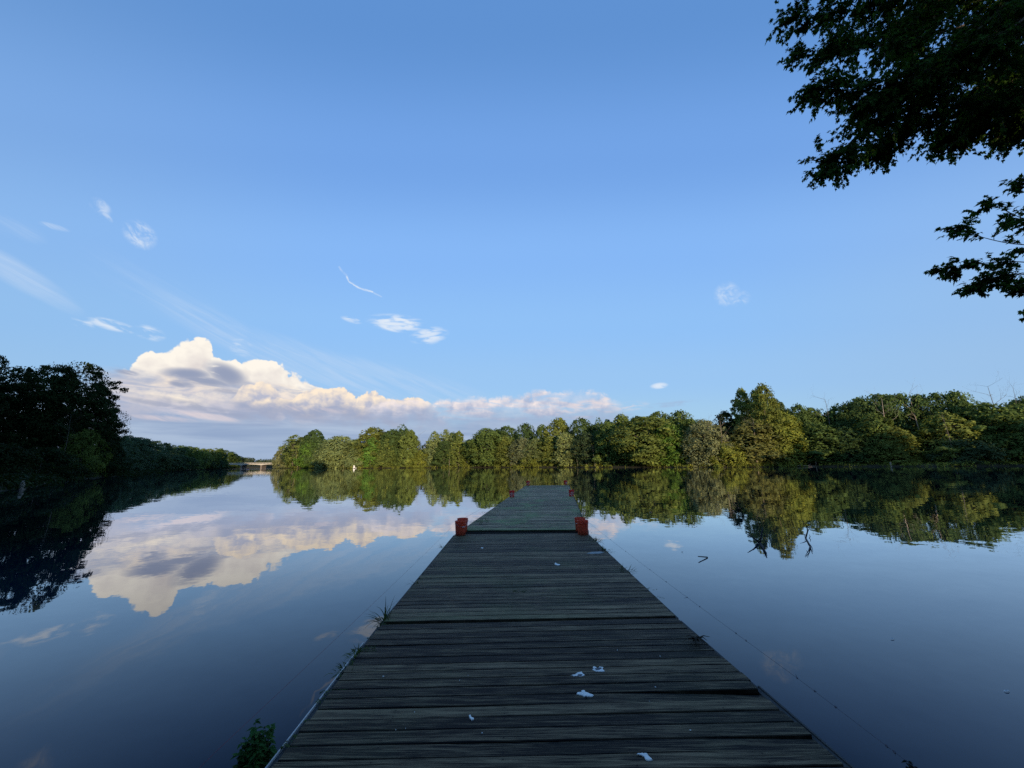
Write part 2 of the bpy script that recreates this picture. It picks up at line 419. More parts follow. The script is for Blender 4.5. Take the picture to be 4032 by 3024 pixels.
def water_mat():
    m, N = new_mat('lake_water')
    geo = N.n.new('ShaderNodeNewGeometry')
    sp = N.node('ShaderNodeSeparateXYZ', None, Vector=geo.outputs['Position'])
    x, y = sp.outputs[0], sp.outputs[1]
    P2 = N.xyz(x, y)
    # calm water everywhere, ruffled in a few bands
    patch = N.noise(N.xyz(N.mul(x, .012), N.mul(y, .035)), 1.0, 3, .5)
    amp = N.add(N.add(.0032, N.mul(N.mul(N.ss(x, 2, 14), N.ss(y, 30, 8)), .002)), N.mul(N.ss(patch, .52, .72), .0040))
    def zone(cx, cy, rx, ry):
        u = N.mul(N.sub(x, cx), 1 / rx); v = N.mul(N.sub(y, cy), 1 / ry)
        return N.ss(N.add(N.mul(u, u), N.mul(v, v)), 1.0, .35)
    z = None
    for args in RUFFLES:
        k = zone(*args); z = k if z is None else N.m('MAXIMUM', z, k)
    amp = N.add(amp, N.mul(N.mul(z, N.ss(N.noise(N.xyz(N.mul(x, .05), N.mul(y, .2)), 1.0, 3, .6), .35, .55)), .09))
    n1 = N.node('ShaderNodeTexNoise', None, Vector=N.xyz(N.mul(x, .8), N.mul(y, 1.3)), Scale=1.0, Detail=2.0, Roughness=.5)
    n2 = N.node('ShaderNodeTexNoise', None, Vector=P2, Scale=5.0, Detail=2.0, Roughness=.5)
    s1 = N.node('ShaderNodeSeparateColor', None, Color=n1.outputs['Color'])
    s2 = N.node('ShaderNodeSeparateColor', None, Color=n2.outputs['Color'])
    def comp(i):
        return N.mul(N.mul(N.add(N.sub(s1.outputs[i], .5), N.mul(N.sub(s2.outputs[i], .5), .8)), 4.0), amp)
    nrm = N.node('ShaderNodeVectorMath', dict(operation='NORMALIZE'))
    N.put(nrm.inputs[0], N.xyz(N.mul(comp(0), .8), comp(1), 1.0))
    fr = N.node('ShaderNodeFresnel', None, IOR=1.33); N.l.new(nrm.outputs[0], fr.inputs['Normal'])
    fac = N.m('MINIMUM', N.m('MAXIMUM', N.sub(N.mul(fr.outputs[0], 1.95), .098), .02), .92)
    df = N.node('ShaderNodeBsdfDiffuse', None, Color=(.001, .016, .036))
    gl = N.node('ShaderNodeBsdfGlossy', None, Color=(.97, .985, 1.0), Roughness=.012); N.l.new(nrm.outputs[0], gl.inputs['Normal'])
    mx = N.node('ShaderNodeMixShader', None, Fac=fac)
    N.l.new(df.outputs[0], mx.inputs[1]); N.l.new(gl.outputs[0], mx.inputs[2])
    finish(N, mx.outputs[0]); return m
RUFFLES = [(-230, 318, 80, 22), (-120, 300, 60, 8), (-52, 205, 26, 9)]
WATER = water_mat()

def wood_mat(name, tint=(1, 1, 1)):
    """weathered boards: grain along x, board to board differences, moss patches"""
    m, N = new_mat(name)
    tc = N.n.new('ShaderNodeTexCoord')
    at = N.node('ShaderNodeAttribute', dict(attribute_name='rnd')); r = at.outputs['Fac']
    oi = N.n.new('ShaderNodeObjectInfo')
    sp = N.node('ShaderNodeSeparateXYZ', None, Vector=tc.outputs['Object'])
    x, y, zz = sp.outputs
    sh = N.mul(r, 37.0)
    wob = N.mul(N.sub(N.noise(N.xyz(N.mul(x, 1.1), N.mul(y, 4), sh), 1.0, 2, .5), .5), .05)
    yy = N.add(y, wob)
    g1 = N.noise(N.xyz(N.add(N.mul(x, 1.2), sh), N.mul(yy, 34.0), sh), 1.0, 6, .68)
    g2 = N.noise(N.xyz(N.add(N.mul(x, 4.0), sh), N.mul(yy, 110.0), sh), 1.0, 3, .6)
    blot = N.noise(N.xyz(N.mul(x, 1.6), N.mul(y, 3.2), N.mul(r, 3)), 1.0, 5, .6)
    knot = N.node('ShaderNodeTexVoronoi', dict(feature='F1', voronoi_dimensions='3D'), Vector=N.xyz(N.mul(x, 1.3), N.mul(y, 5.5), sh), Scale=1.0)
    kd = N.ss(knot.outputs['Distance'], .16, .05)
    v = N.add(N.mul(N.sub(g1, .5), 2.6), N.mul(N.sub(g2, .5), 2.3))
    v = N.add(N.add(.25, v), N.mul(N.sub(blot, .5), .7))
    v = N.add(v, N.mul(N.sub(r, .5), .62))
    v = N.m('SUBTRACT', v, N.mul(kd, .3), clamp=True)
    c = N.mix(v, (.0075, .0055, .0040), (.27, .195, .110))
    crack = N.ss(N.noise(N.xyz(N.add(N.mul(x, .7), N.mul(sh, 2)), N.mul(yy, 42.0), sh), 1.0, 3, .55), .66, .72)
    c = N.mix(N.mul(crack, .85), c, (.006, .006, .006))
    geo = N.n.new('ShaderNodeNewGeometry')
    moss = N.noise(geo.outputs['Position'], .9, 5, .68)
    sepc = N.node('ShaderNodeSeparateColor', None, Color=oi.outputs['Color'])
    moss_f = N.mul(N.ss(N.add(moss, N.mul(N.sub(g2, .5), .35)), .48, .66), sepc.outputs[1])
    mb = N.node('ShaderNodeAttribute', dict(attribute_name='mossy'))
    moss_f = N.m('MAXIMUM', moss_f, N.mul(mb.outputs['Fac'], N.ss(N.add(blot, N.mul(N.sub(g1, .5), .6)), .25, .6)))
    c = N.mix(moss_f, c, N.mix(g1, (.03, .045, .014), (.12, .15, .055)))
    pv = N.node('ShaderNodeAttribute', dict(attribute_name='across')).outputs['Fac']
    c = N.mix(N.mul(N.ss(N.m('ABSOLUTE', N.sub(pv, .5)), .42, .495), .75), c, (.008, .007, .006))       # dirt along the joints
    nx = N.sub(N.m('MODULO', N.add(x, 20.35), .85), .425)
    nv = N.mul(N.sub(N.m('ABSOLUTE', N.sub(pv, .5)), .27), .14)
    nd = N.m('SQRT', N.add(N.mul(nx, nx), N.mul(nv, nv)))
    stain = N.mul(N.ss(N.add(N.m('ABSOLUTE', nv), N.mul(N.m('ABSOLUTE', nx), .18)), .012, .002), N.ss(g1, .35, .6))
    c = N.mix(N.mul(stain, .55), c, (.035, .022, .014))
    c = N.mix(N.ss(nd, .0065, .0045), c, (.010, .008, .008))
    c = N.mix(1.0, c, N.xyz(sepc.outputs[0], sepc.outputs[0], sepc.outputs[0]), 'MULTIPLY')  # per-section gain, painting grazing sheen into the colour
    b = bsdf(N, Base_Color=c, Roughness=N.add(.62, N.mul(v, .2))); b.inputs['Specular IOR Level'].default_value = .12
    hgt = N.sub(N.add(N.mul(g1, .6), N.mul(g2, .3)), N.mul(crack, .8))
    bp = N.node('ShaderNodeBump', None, Strength=.75, Distance=.006, Height=hgt); N.l.new(bp.outputs[0], b.inputs['Normal'])
    finish(N, b.outputs[0]); return m
WOOD = wood_mat('weathered_wood')
RIM = plain('rim_board', (.06, .06, .055), .8, .5, 9, .2)
EDGE_STRIP = plain('pale_edge_strip', (.50, .47, .42), .5, .25, 12, .4)
FLOAT = plain('dock_float', (.02, .022, .025), .6, .3, 3, .3)
DROP = plain('bird_dropping', (.86, .83, .74), .8, .35, 45, .1, bump=.4)
SMEAR = plain('pale_smear', (.34, .34, .31), .85, .5, 30, .1)
DROP_DARK = plain('dropping_dark', (.10, .11, .12), .7, .4, 60, .2)
BUCKET = None
def bucket_mat(name, col, dirt, thin=.45):
    m, N = new_mat(name)
    tc = N.n.new('ShaderNodeTexCoord')
    n = N.noise(tc.outputs['Object'], 14, 5, .65)
    sp = N.node('ShaderNodeSeparateXYZ', None, Vector=tc.outputs['Object'])
    st = N.noise(N.xyz(N.mul(sp.outputs[0], 60), N.mul(sp.outputs[1], 60), N.mul(sp.outputs[2], 9)), 1, 4, .6)
    c = N.mix(N.mul(N.ss(N.add(N.mul(n, .5), N.mul(st, .5)), .42, .66), dirt), col, (.09, .075, .06))
    c = N.mix(N.mul(N.ss(sp.outputs[2], .10, .0), dirt), c, (.06, .055, .045))
    b = bsdf(N, Base_Color=c, Roughness=.42); b.inputs['Specular IOR Level'].default_value = .40
    t = N.node('ShaderNodeBsdfTranslucent', None, Color=c)          # thin plastic lets some light through
    mx = N.node('ShaderNodeMixShader', None, Fac=thin); N.l.new(b.outputs[0], mx.inputs[1]); N.l.new(t.outputs[0], mx.inputs[2])
    finish(N, mx.outputs[0]); return m
BK_OLD = bucket_mat('faded_red_plastic', (.95, .17, .075), .34)
BK_NEW = bucket_mat('red_plastic', (.97, .10, .07), .06, .6)
WIRE = plain('wire', (.35, .35, .36), .35, .1, 30, .5, .9)

# ------------------------------------------------------------------ trees: crowns of many leaf-clump faces
ENV = {   # crown outline: (height fraction, half-width fraction) pairs
    'round':  [(.03, .62), (.2, .92), (.45, 1.0), (.65, .96), (.82, .78), (.94, .48), (1.0, .14)],
    'oval':   [(.01, .7), (.15, .95), (.4, 1.0), (.6, .92), (.8, .72), (.93, .44), (1.0, .14)],
    'column': [(.03, .7), (.2, .95), (.45, 1.0), (.7, .8), (.88, .5), (1.0, .1)],
    'cone':   [(.03, .85), (.15, 1.0), (.4, .82), (.65, .52), (.85, .27), (1.0, .05)],
    'willow': [(.00, .72), (.15, .97), (.4, 1.0), (.65, .9), (.82, .66), (.95, .3), (1.0, .1)],
    'airy':   [(.02, .6), (.25, .7), (.45, .75), (.62, 1.0), (.8, .85), (.93, .5), (1.0, .12)],
    'bushy':  [(.00, .9), (.3, 1.0), (.55, .92), (.78, .7), (.93, .38), (1.0, .12)],
    'flat':   [(.2, .4), (.55, .75), (.76, 1.0), (.88, .97), (.96, .7), (1.0, .25)],
    'poplar': [(.02, .85), (.3, 1.0), (.5, .97), (.66, .86), (.78, .74), (.88, .56), (.95, .36), (1.0, .12)],
    'sparse': [(.35, .45), (.5, .85), (.66, 1.0), (.8, .85), (.92, .55), (1.0, .15)],
}
def crown_np(rng, H, R, env, nb, nleaf, size, shape='quad', flat=.92, rb=(.11, .20), inner=.55, droop=0.0, fill=.38, lump=.24):
    hs, ws = zip(*ENV[env])
    # bough centres through the crown, thicker towards the outside
    C = []; RB = []
    tries = 0
    while len(C) < nb and tries < nb * 60:
        tries += 1
        t = rng.uniform(hs[0] + .02, .985)
        w = np.interp(t, hs, ws)
        if rng.uniform() > w + .15: continue
        a = rng.uniform(0, 2 * math.pi); q = inner + (1 - inner) * math.sqrt(rng.uniform())
        r = rng.uniform(*rb) * R * (.7 + .5 * w)
        rad = max(0.0, R * w * q - r * .55)
        bump = 1.02 + .2 * math.sin(3 * a + 7 * t) + .14 * math.sin(5 * a - 11 * t) + rng.normal() * .07
        C.append((rad * bump * math.cos(a), rad * bump * math.sin(a), t * H - r * .4)); RB.append(r)
    C = np.array(C); RB = np.array(RB)
    per = np.maximum(6, (nleaf * RB ** 2 / np.sum(RB ** 2)).astype(int))
    idx = np.repeat(np.arange(len(C)), per); n = len(idx)
    d = rng.normal(size=(n, 3)); d /= np.linalg.norm(d, axis=1)[:, None]
    d[:, 2] = np.where((d[:, 2] < -.3) & (rng.uniform(size=n) < .6), -d[:, 2], d[:, 2])
    rr = RB[idx] * rng.uniform(.45, 1.15, n) ** .8
    P = C[idx] + d * rr[:, None] * np.array([1, 1, flat])
    P[:, 2] -= droop * rr * rng.uniform(0, 1, n) ** 2
    P[:, 2] = np.maximum(P[:, 2], .05)
    out = P * np.array([1, 1, 0]); out /= (np.linalg.norm(out, axis=1)[:, None] + 1e-6)
    # the rest of the leaves cover the outline itself, in lumps
    m = int(nleaf * fill); pa = rng.uniform(0, 6.28, 4)
    if m:
        t = rng.uniform(hs[0], 1, m * 3); keep = rng.uniform(size=m * 3) < np.interp(t, hs, ws) + .05; t = t[keep][:m]; m = len(t)
        a = rng.uniform(0, 2 * math.pi, m); lum = np.zeros(m)
        for k, (fa, ft) in enumerate(((2, 5), (3, 9), (5, 14), (7, 21), (9, 13), (13, 30))):
            lum += np.sin(fa * a + ft * t + rng.uniform(0, 6.28)) * np.sin(ft * t * .8 + rng.uniform(0, 6.28)) / (1 + .35 * k)
        rr2 = R * np.interp(t, hs, ws) * (.90 + lump * lum + .10 * np.sin(a + pa[0]) + .10 * np.sin(2 * a + 5 * t + pa[1])) * rng.uniform(.72, 1.02, m) ** .7
        P2 = np.stack([rr2 * np.cos(a), rr2 * np.sin(a), t * H + rng.normal(size=m) * .25 - droop * .3], 1)
        d2 = np.stack([np.cos(a), np.sin(a), .2 + .9 * (t - .45)], 1) + .35 * rng.normal(size=(m, 3)); d2 /= np.linalg.norm(d2, axis=1)[:, None]
        P = np.concatenate([P, P2]); d = np.concatenate([d, d2]); n += m
        idx = np.concatenate([idx, rng.integers(0, len(C), m)]); P[:, 2] = np.maximum(P[:, 2], .05)
        out = P * np.array([1, 1, 0]); out /= (np.linalg.norm(out, axis=1)[:, None] + 1e-6)
    nr = .75 * d + .45 * out + np.array([0, 0, .25]) + .55 * rng.normal(size=(n, 3))
    nr /= np.linalg.norm(nr, axis=1)[:, None]
    bt = rng.uniform(0, 1, len(C))
    return leaf_faces(rng, P, nr, size, np.clip(.55 * rng.uniform(0, 1, n) + .45 * bt[idx], 0, 1)), C
def leaf_faces(rng, P, nr, size, rnd):
    n = len(P)
    t = np.cross(nr, rng.normal(size=(n, 3))); t /= (np.linalg.norm(t, axis=1)[:, None] + 1e-9)
    b = np.cross(nr, t)
    s = size * rng.uniform(.55, 1.3, n)[:, None]
    k = rng.uniform(.35, .75, (n, 1)); fold = rng.uniform(-.15, .3, (n, 1)) * nr
    V = np.empty((n, 5, 3))
    V[:, 0] = P - t * s * .5
    V[:, 1] = P - t * s * rng.uniform(-.15, .2, (n, 1)) + b * s * k * .5 - fold * s * .5
    V[:, 2] = P + t * s * rng.uniform(.3, .45, (n, 1)) + b * s * k * .28
    V[:, 3] = P + t * s * .55 - b * s * k * .1
    V[:, 4] = P + t * s * rng.uniform(-.1, .25, (n, 1)) - b * s * k * .5 - fold * s * .5
    F = np.arange(n * 5).reshape(n, 5)
    return V.reshape(-1, 3), F, np.repeat(rnd, 5)
def trunk_geo(rng, H, R, C, lean=0.0, r0=None, limbs=9, top=.86, n=7, low=.18):
    g = Geo(); r0 = r0 or H * .016
    pts = []; bend = rng.uniform(-1, 1, 2) * H * .02
    for k in range(8):
        t = k / 7; pts.append((bend[0] * math.sin(t * 3) + lean * t * H, bend[1] * math.sin(t * 2.4), t * H * top - .4))
    g.tube(pts, [r0 * (1.25 if k == 0 else 1) * (1 - .88 * k / 7) for k in range(8)], n)
    order = rng.permutation(len(C))[:limbs]
    for i in order:
        c = C[i]; t = max(low, min(.78, c[2] / H * .62))
        p0 = Vector((bend[0] * math.sin(t / top * 3) + lean * t / top * H, bend[1] * math.sin(t / top * 2.4), t * H - .2)); p3 = Vector(c)
        mid = p0.lerp(p3, .5) + Vector((0, 0, (p3.z - p0.z) * .12 - .02 * H)) + Vector(rng.normal(size=3) * H * .012)
        rr = r0 * .45 * (1 - t * .5)
        g.tube([p0, p0.lerp(mid, .55), mid, mid.lerp(p3, .6), p3], [rr, rr * .8, rr * .62, rr * .4, rr * .12], 5)
    return g
ARCH = {}
def archetype(key, env, H, R, nb, nleaf, size, seed, **kw):
    rng = np.random.default_rng(seed)
    tk = {k: kw.pop(k) for k in ('lean', 'limbs', 'top', 'r0', 'low') if k in kw}
    (V, F, rnd), C = crown_np(rng, H, R, env, nb, nleaf, size, **kw)
    cm = mesh_np('crown', V, F, {'rnd': rnd}); cm.materials.append(FOL)
    tm = trunk_geo(rng, H, R, C, **tk).mesh('trunk'); tm.materials.append(BARK); tm.shade_smooth()
    ARCH.setdefault(key, []).append((cm, tm, H, R))
LEAFS = 1.0
def make_archetypes():
    for i in range(3): archetype('round', 'round', 20, 6.5, 120, 11000, .66, 10 + i)
    for i in range(3): archetype('oval', 'oval', 20, 5.2, 110, 9500, .64, 20 + i)
    for i in range(2): archetype('column', 'column', 20, 3.6, 80, 6500, .60, 30 + i)
    for i in range(2): archetype('cone', 'cone', 18, 4.2, 95, 7000, .56, 40 + i, rb=(.12, .2))
    for i in range(2): archetype('willow', 'willow', 16, 7.0, 130, 11000, .58, 50 + i, droop=.9, rb=(.09, .17))
    for i in range(2): archetype('airy', 'airy', 20, 4.6, 60, 4600, .56, 60 + i, rb=(.12, .21), limbs=14, fill=.25)
    for i in range(2): archetype('bushy', 'bushy', 11, 6.0, 90, 8000, .58, 70 + i, rb=(.12, .2))
    archetype('flat', 'flat', 22, 7.5, 75, 7500, .68, 80, rb=(.11, .19), limbs=12)
    for i in range(2): archetype('poplar', 'poplar', 30, 5.5, 150, 12500, .66, 90 + i, rb=(.12, .2), limbs=16)
    for i in range(2): archetype('dense', 'oval', 20, 7.0, 100, 6000, 1.0, 100 + i, rb=(.13, .22))
    for i in range(3): archetype('near', 'round', 24, 8.0, 190, 34000, .44, 110 + i, limbs=16, fill=.28, rb=(.07, .16), lump=.34, flat=.7)
    archetype('nearbush', 'bushy', 9, 6.0, 95, 14000, .38, 120, limbs=12, fill=.12, rb=(.09, .2))
    archetype('nearsparse', 'sparse', 27, 6.0, 26, 4200, .42, 125, rb=(.12, .2), limbs=18, fill=0)
make_archetypes()

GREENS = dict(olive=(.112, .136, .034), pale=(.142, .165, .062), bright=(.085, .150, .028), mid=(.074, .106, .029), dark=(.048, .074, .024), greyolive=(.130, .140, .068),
              yellow=(.142, .158, .030), rusty=(.122, .124, .040), blue=(.066, .100, .048), deep=(.018, .032, .010), teal_shade=(.070, .112, .062), nearlit=(.085, .11, .022), grey=(.085, .105, .062))  # teal and blue hold skylit shade in the leaf colour, nearlit sunlight
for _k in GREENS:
    if _k not in ('deep', 'teal_shade', 'blue', 'nearlit', 'grey'): GREENS[_k] = tuple((1.65 if _k == 'dark' else 1.42) * v for v in GREENS[_k])
_rngp = random.Random(5)
def plant_tree(kind, colour, foot, height, width, label, cat='tree', group=None, variant=None, name='tree', lean=0.0):
    opts = ARCH[kind]; cm, tm, H, R = opts[_rngp.randrange(len(opts)) if variant is None else variant % len(opts)]
    root = empty(name, foot, _rngp.uniform(0, 6.28), label, cat, group)
    sx = width / (2 * R); sz = height / H
    if lean: root.rotation_euler = (0, lean, 0)
    root.scale = (sx, sx, sz)
    c = link('crown', cm, None, root); t = link('trunk', tm, None, root)
    g = GREENS[colour]; j = _rngp.uniform(.88, 1.12); h = _rngp.uniform(-.06, .06)
    c.color = (g[0] * j * (1 + h), g[1] * j, g[2] * j * (1 - h), 1)
    return root
def branchy(rng, g, p, d, L, r, depth, spread=.6, n=5, kids=(2, 3), up=.15):
    """bare branching wood"""
    pts = [p]; dd = d.copy()
    for k in range(4):
        dd = (dd + Vector(rng.normal(size=3) * .13) + Vector((0, 0, up * .2))).normalized(); pts.append(pts[-1] + dd * L / 4)
    g.tube(pts, [r, r * .85, r * .7, r * .58, r * .42], n, cap=depth == 0)
    if depth == 0: return
    for _ in range(rng.integers(kids[0], kids[1] + 1)):
        k = rng.integers(2, 5); q = pts[k]
        nd = (dd + Vector(rng.normal(size=3)) * spread + Vector((0, 0, up))).normalized()
        branchy(rng, g, q, nd, L * rng.uniform(.5, .78), r * (.85 - .1 * k) * .6, depth - 1, spread, max(4, n - 1), kids, up)
def snag(foot, height, r, seed, label, mat, group=None, lean=(0, 0), depth=3, start=.45, spread=.6, kids=(2, 3)):
    rng = np.random.default_rng(seed); g = Geo(); pts = []
    root = empty('dead_tree', foot, 0, label, 'dead tree', group)
    n = 9
    for k in range(n):
        t = k / (n - 1); pts.append(Vector((lean[0] * t * height + .02 * height * math.sin(4 * t + seed), lean[1] * t * height, t * height - .5 * (k == 0))))
    g.tube(pts, [r * (1 - .85 * k / (n - 1)) for k in range(n)], 7)
    g.build('trunk', mat, root, smooth=True)
    b = Geo()
    for k in range(n):
        t = k / (n - 1)
        if t < start: continue
        for _ in range(2):
            a = rng.uniform(0, 6.28)
            branchy(rng, b, pts[k], Vector((math.cos(a), math.sin(a), rng.uniform(.3, 1.0))).normalized(), height * rng.uniform(.12, .22), r * (1 - .8 * t) * .55, depth - 1, spread, 5, kids)
    b.build('crown', mat, root, smooth=True)
    return root

# ------------------------------------------------------------------ water and land
wm = mesh_np('water', [(-9000, -400, 0), (9000, -400, 0), (9000, 12000, 0), (-9000, 12000, 0)], [(0, 1, 2, 3)])
tag(link('water', wm, WATER), kind='structure')

FAR_SHORE = [(1082, 1844.0), (1180, 1844.0), (1300, 1844), (1400, 1844), (1520, 1843.2), (1700, 1842), (1900, 1841), (2200, 1840.3), (2500, 1840.3), (2800, 1840), (3000, 1839), (3150, 1837.5), (3450, 1836.8), (3750, 1836), (4032, 1834.5), (4500, 1832)]
far_px = np.array([p[0] for p in FAR_SHORE], float)
far_w = np.array([on_plane(*p)[:2] for p in FAR_SHORE])
def far_depth(px): return float(np.interp(px, far_px, far_w[:, 1]))
def bank(name, pts, inward, prof, sub=4, seed=0):
    """a strip of ground from the waterline inland"""
    rng = np.random.default_rng(seed); P = np.array(pts, float); Q = []
    for a, b in zip(P[:-1], P[1:]):
        for k in range(sub): Q.append(a + (b - a) * k / sub)
    Q.append(P[-1]); Q = np.array(Q); V = []; n = len(prof)
    for i, q in enumerate(Q):
        d = np.array(inward(q)); wob = rng.normal() * .6
        for (off, z) in prof:
            p = q + d * (off + wob * min(1, .3 + off * .1)); V.append((p[0], p[1], z + (rng.normal() * .12 * min(1, off) if z > 0 else 0)))
    F = [(i * n + j, (i + 1) * n + j, (i + 1) * n + j + 1, i * n + j + 1) for i in range(len(Q) - 1) for j in range(n - 1)]
    o = link(name, mesh_np(name, V, F), SOIL, smooth=True); tag(o, kind='structure'); return Q
def radial(q): return np.array(q) / np.linalg.norm(q)
FARQ = bank('far_bank', far_w, radial, [(-2, -.5), (0, .02), (.8, .45), (4, .9), (15, 1.6), (60, 3), (400, 5)], 4, 1)
LEFT_SHORE = [(0, 1932), (85, 1922), (200, 1899), (350, 1881), (470, 1873), (520, 1866), (597, 1856), (680, 1852), (760, 1849), (840, 1847), (895, 1845.6)]
left_w = [(-9.0, 1.2), (-20, 7), (-32, 18)] + [tuple(on_plane(*p)[:2]) for p in LEFT_SHORE]
LEFTQ = bank('left_bank', left_w, lambda q: (-.97, .24), [(-2, -.5), (0, .02), (.8, .4), (4, .8), (15, 1.5), (60, 3), (400, 5)], 4, 2)
NEARQ = bank('near_bank', [(-9, 1.2), (-4, .6), (-1.6, -1.2), (2.3, -1.2), (4.5, .2), (12, .8), (40, 1.5), (300, 2)], lambda q: (0, -1), [(-1, -.4), (0, .03), (.8, .3), (4, .6), (15, 1.2), (100, 3)], 4, 3)

# far wooded rise beyond the bridge, and the far shore of the lake
def leaf_mounds(name, spots, size, per, seed, colour, mat=None, label=None, flat=.75):
    """soft mass of leaves over (x, y, z, radius) spots"""
    rng = np.random.default_rng(seed); S = np.array(spots, float)
    n = (per * (S[:, 3] / S[:, 3].mean()) ** 1.5).astype(int).clip(4); idx = np.repeat(np.arange(len(S)), n); m = len(idx)
    d = rng.normal(size=(m, 3)); d /= np.linalg.norm(d, axis=1)[:, None]; d[:, 2] = np.abs(d[:, 2]) * np.where(rng.uniform(size=m) < .85, 1, -.3)
    P = S[idx, :3] + d * (S[idx, 3] * rng.uniform(.6, 1.08, m))[:, None] * np.array([1, 1, flat])
    P[:, 2] = np.maximum(P[:, 2], .04)
    nr = d + .5 * rng.normal(size=(m, 3)) + np.array([0, 0, .2]); nr /= np.linalg.norm(nr, axis=1)[:, None]
    bt = rng.uniform(0, 1, len(S))
    V, F, r = leaf_faces(rng, P, nr, size, np.clip(.5 * rng.uniform(0, 1, m) + .5 * bt[idx], 0, 1))
    me = mesh_np(name, V, F, {'rnd': r}); o = link(name, me, mat or FOL)
    g = GREENS[colour]; o.color = (*g, 1); tag(o, kind='stuff'); return o
rngh = np.random.default_rng(4); spots = []
for k in range(150):
    px = rngh.uniform(850, 1330); Y = rngh.uniform(620, 760); top = 1806 - 5 * math.sin(px * .021) - 3 * math.sin(px * .06)
    p = at_depth(px, top + rngh.uniform(0, 12), Y); r = rngh.uniform(4, 8); spots.append((p.x, p.y, max(2, p.z - r * .75), r))
    spots.append((p.x + rngh.uniform(-6, 6), p.y - 8, max(1, p.z * .4 - 1), r))
leaf_mounds('distant_wood', spots, 2.2, 60, 5, 'grey')  # greyed leaf colour stands in for haze over the distance
hv = [tuple(on_plane(px, 1842.0, 0)[:2]) for px in (820, 1000, 1200, 1340)]
bank('distant_bank', [(-470, 600), (-400, 606), (-330, 610), (-240, 610)], lambda q: (0, 1), [(0, -.2), (1, .5), (20, 3), (300, 6)], 3, 6)

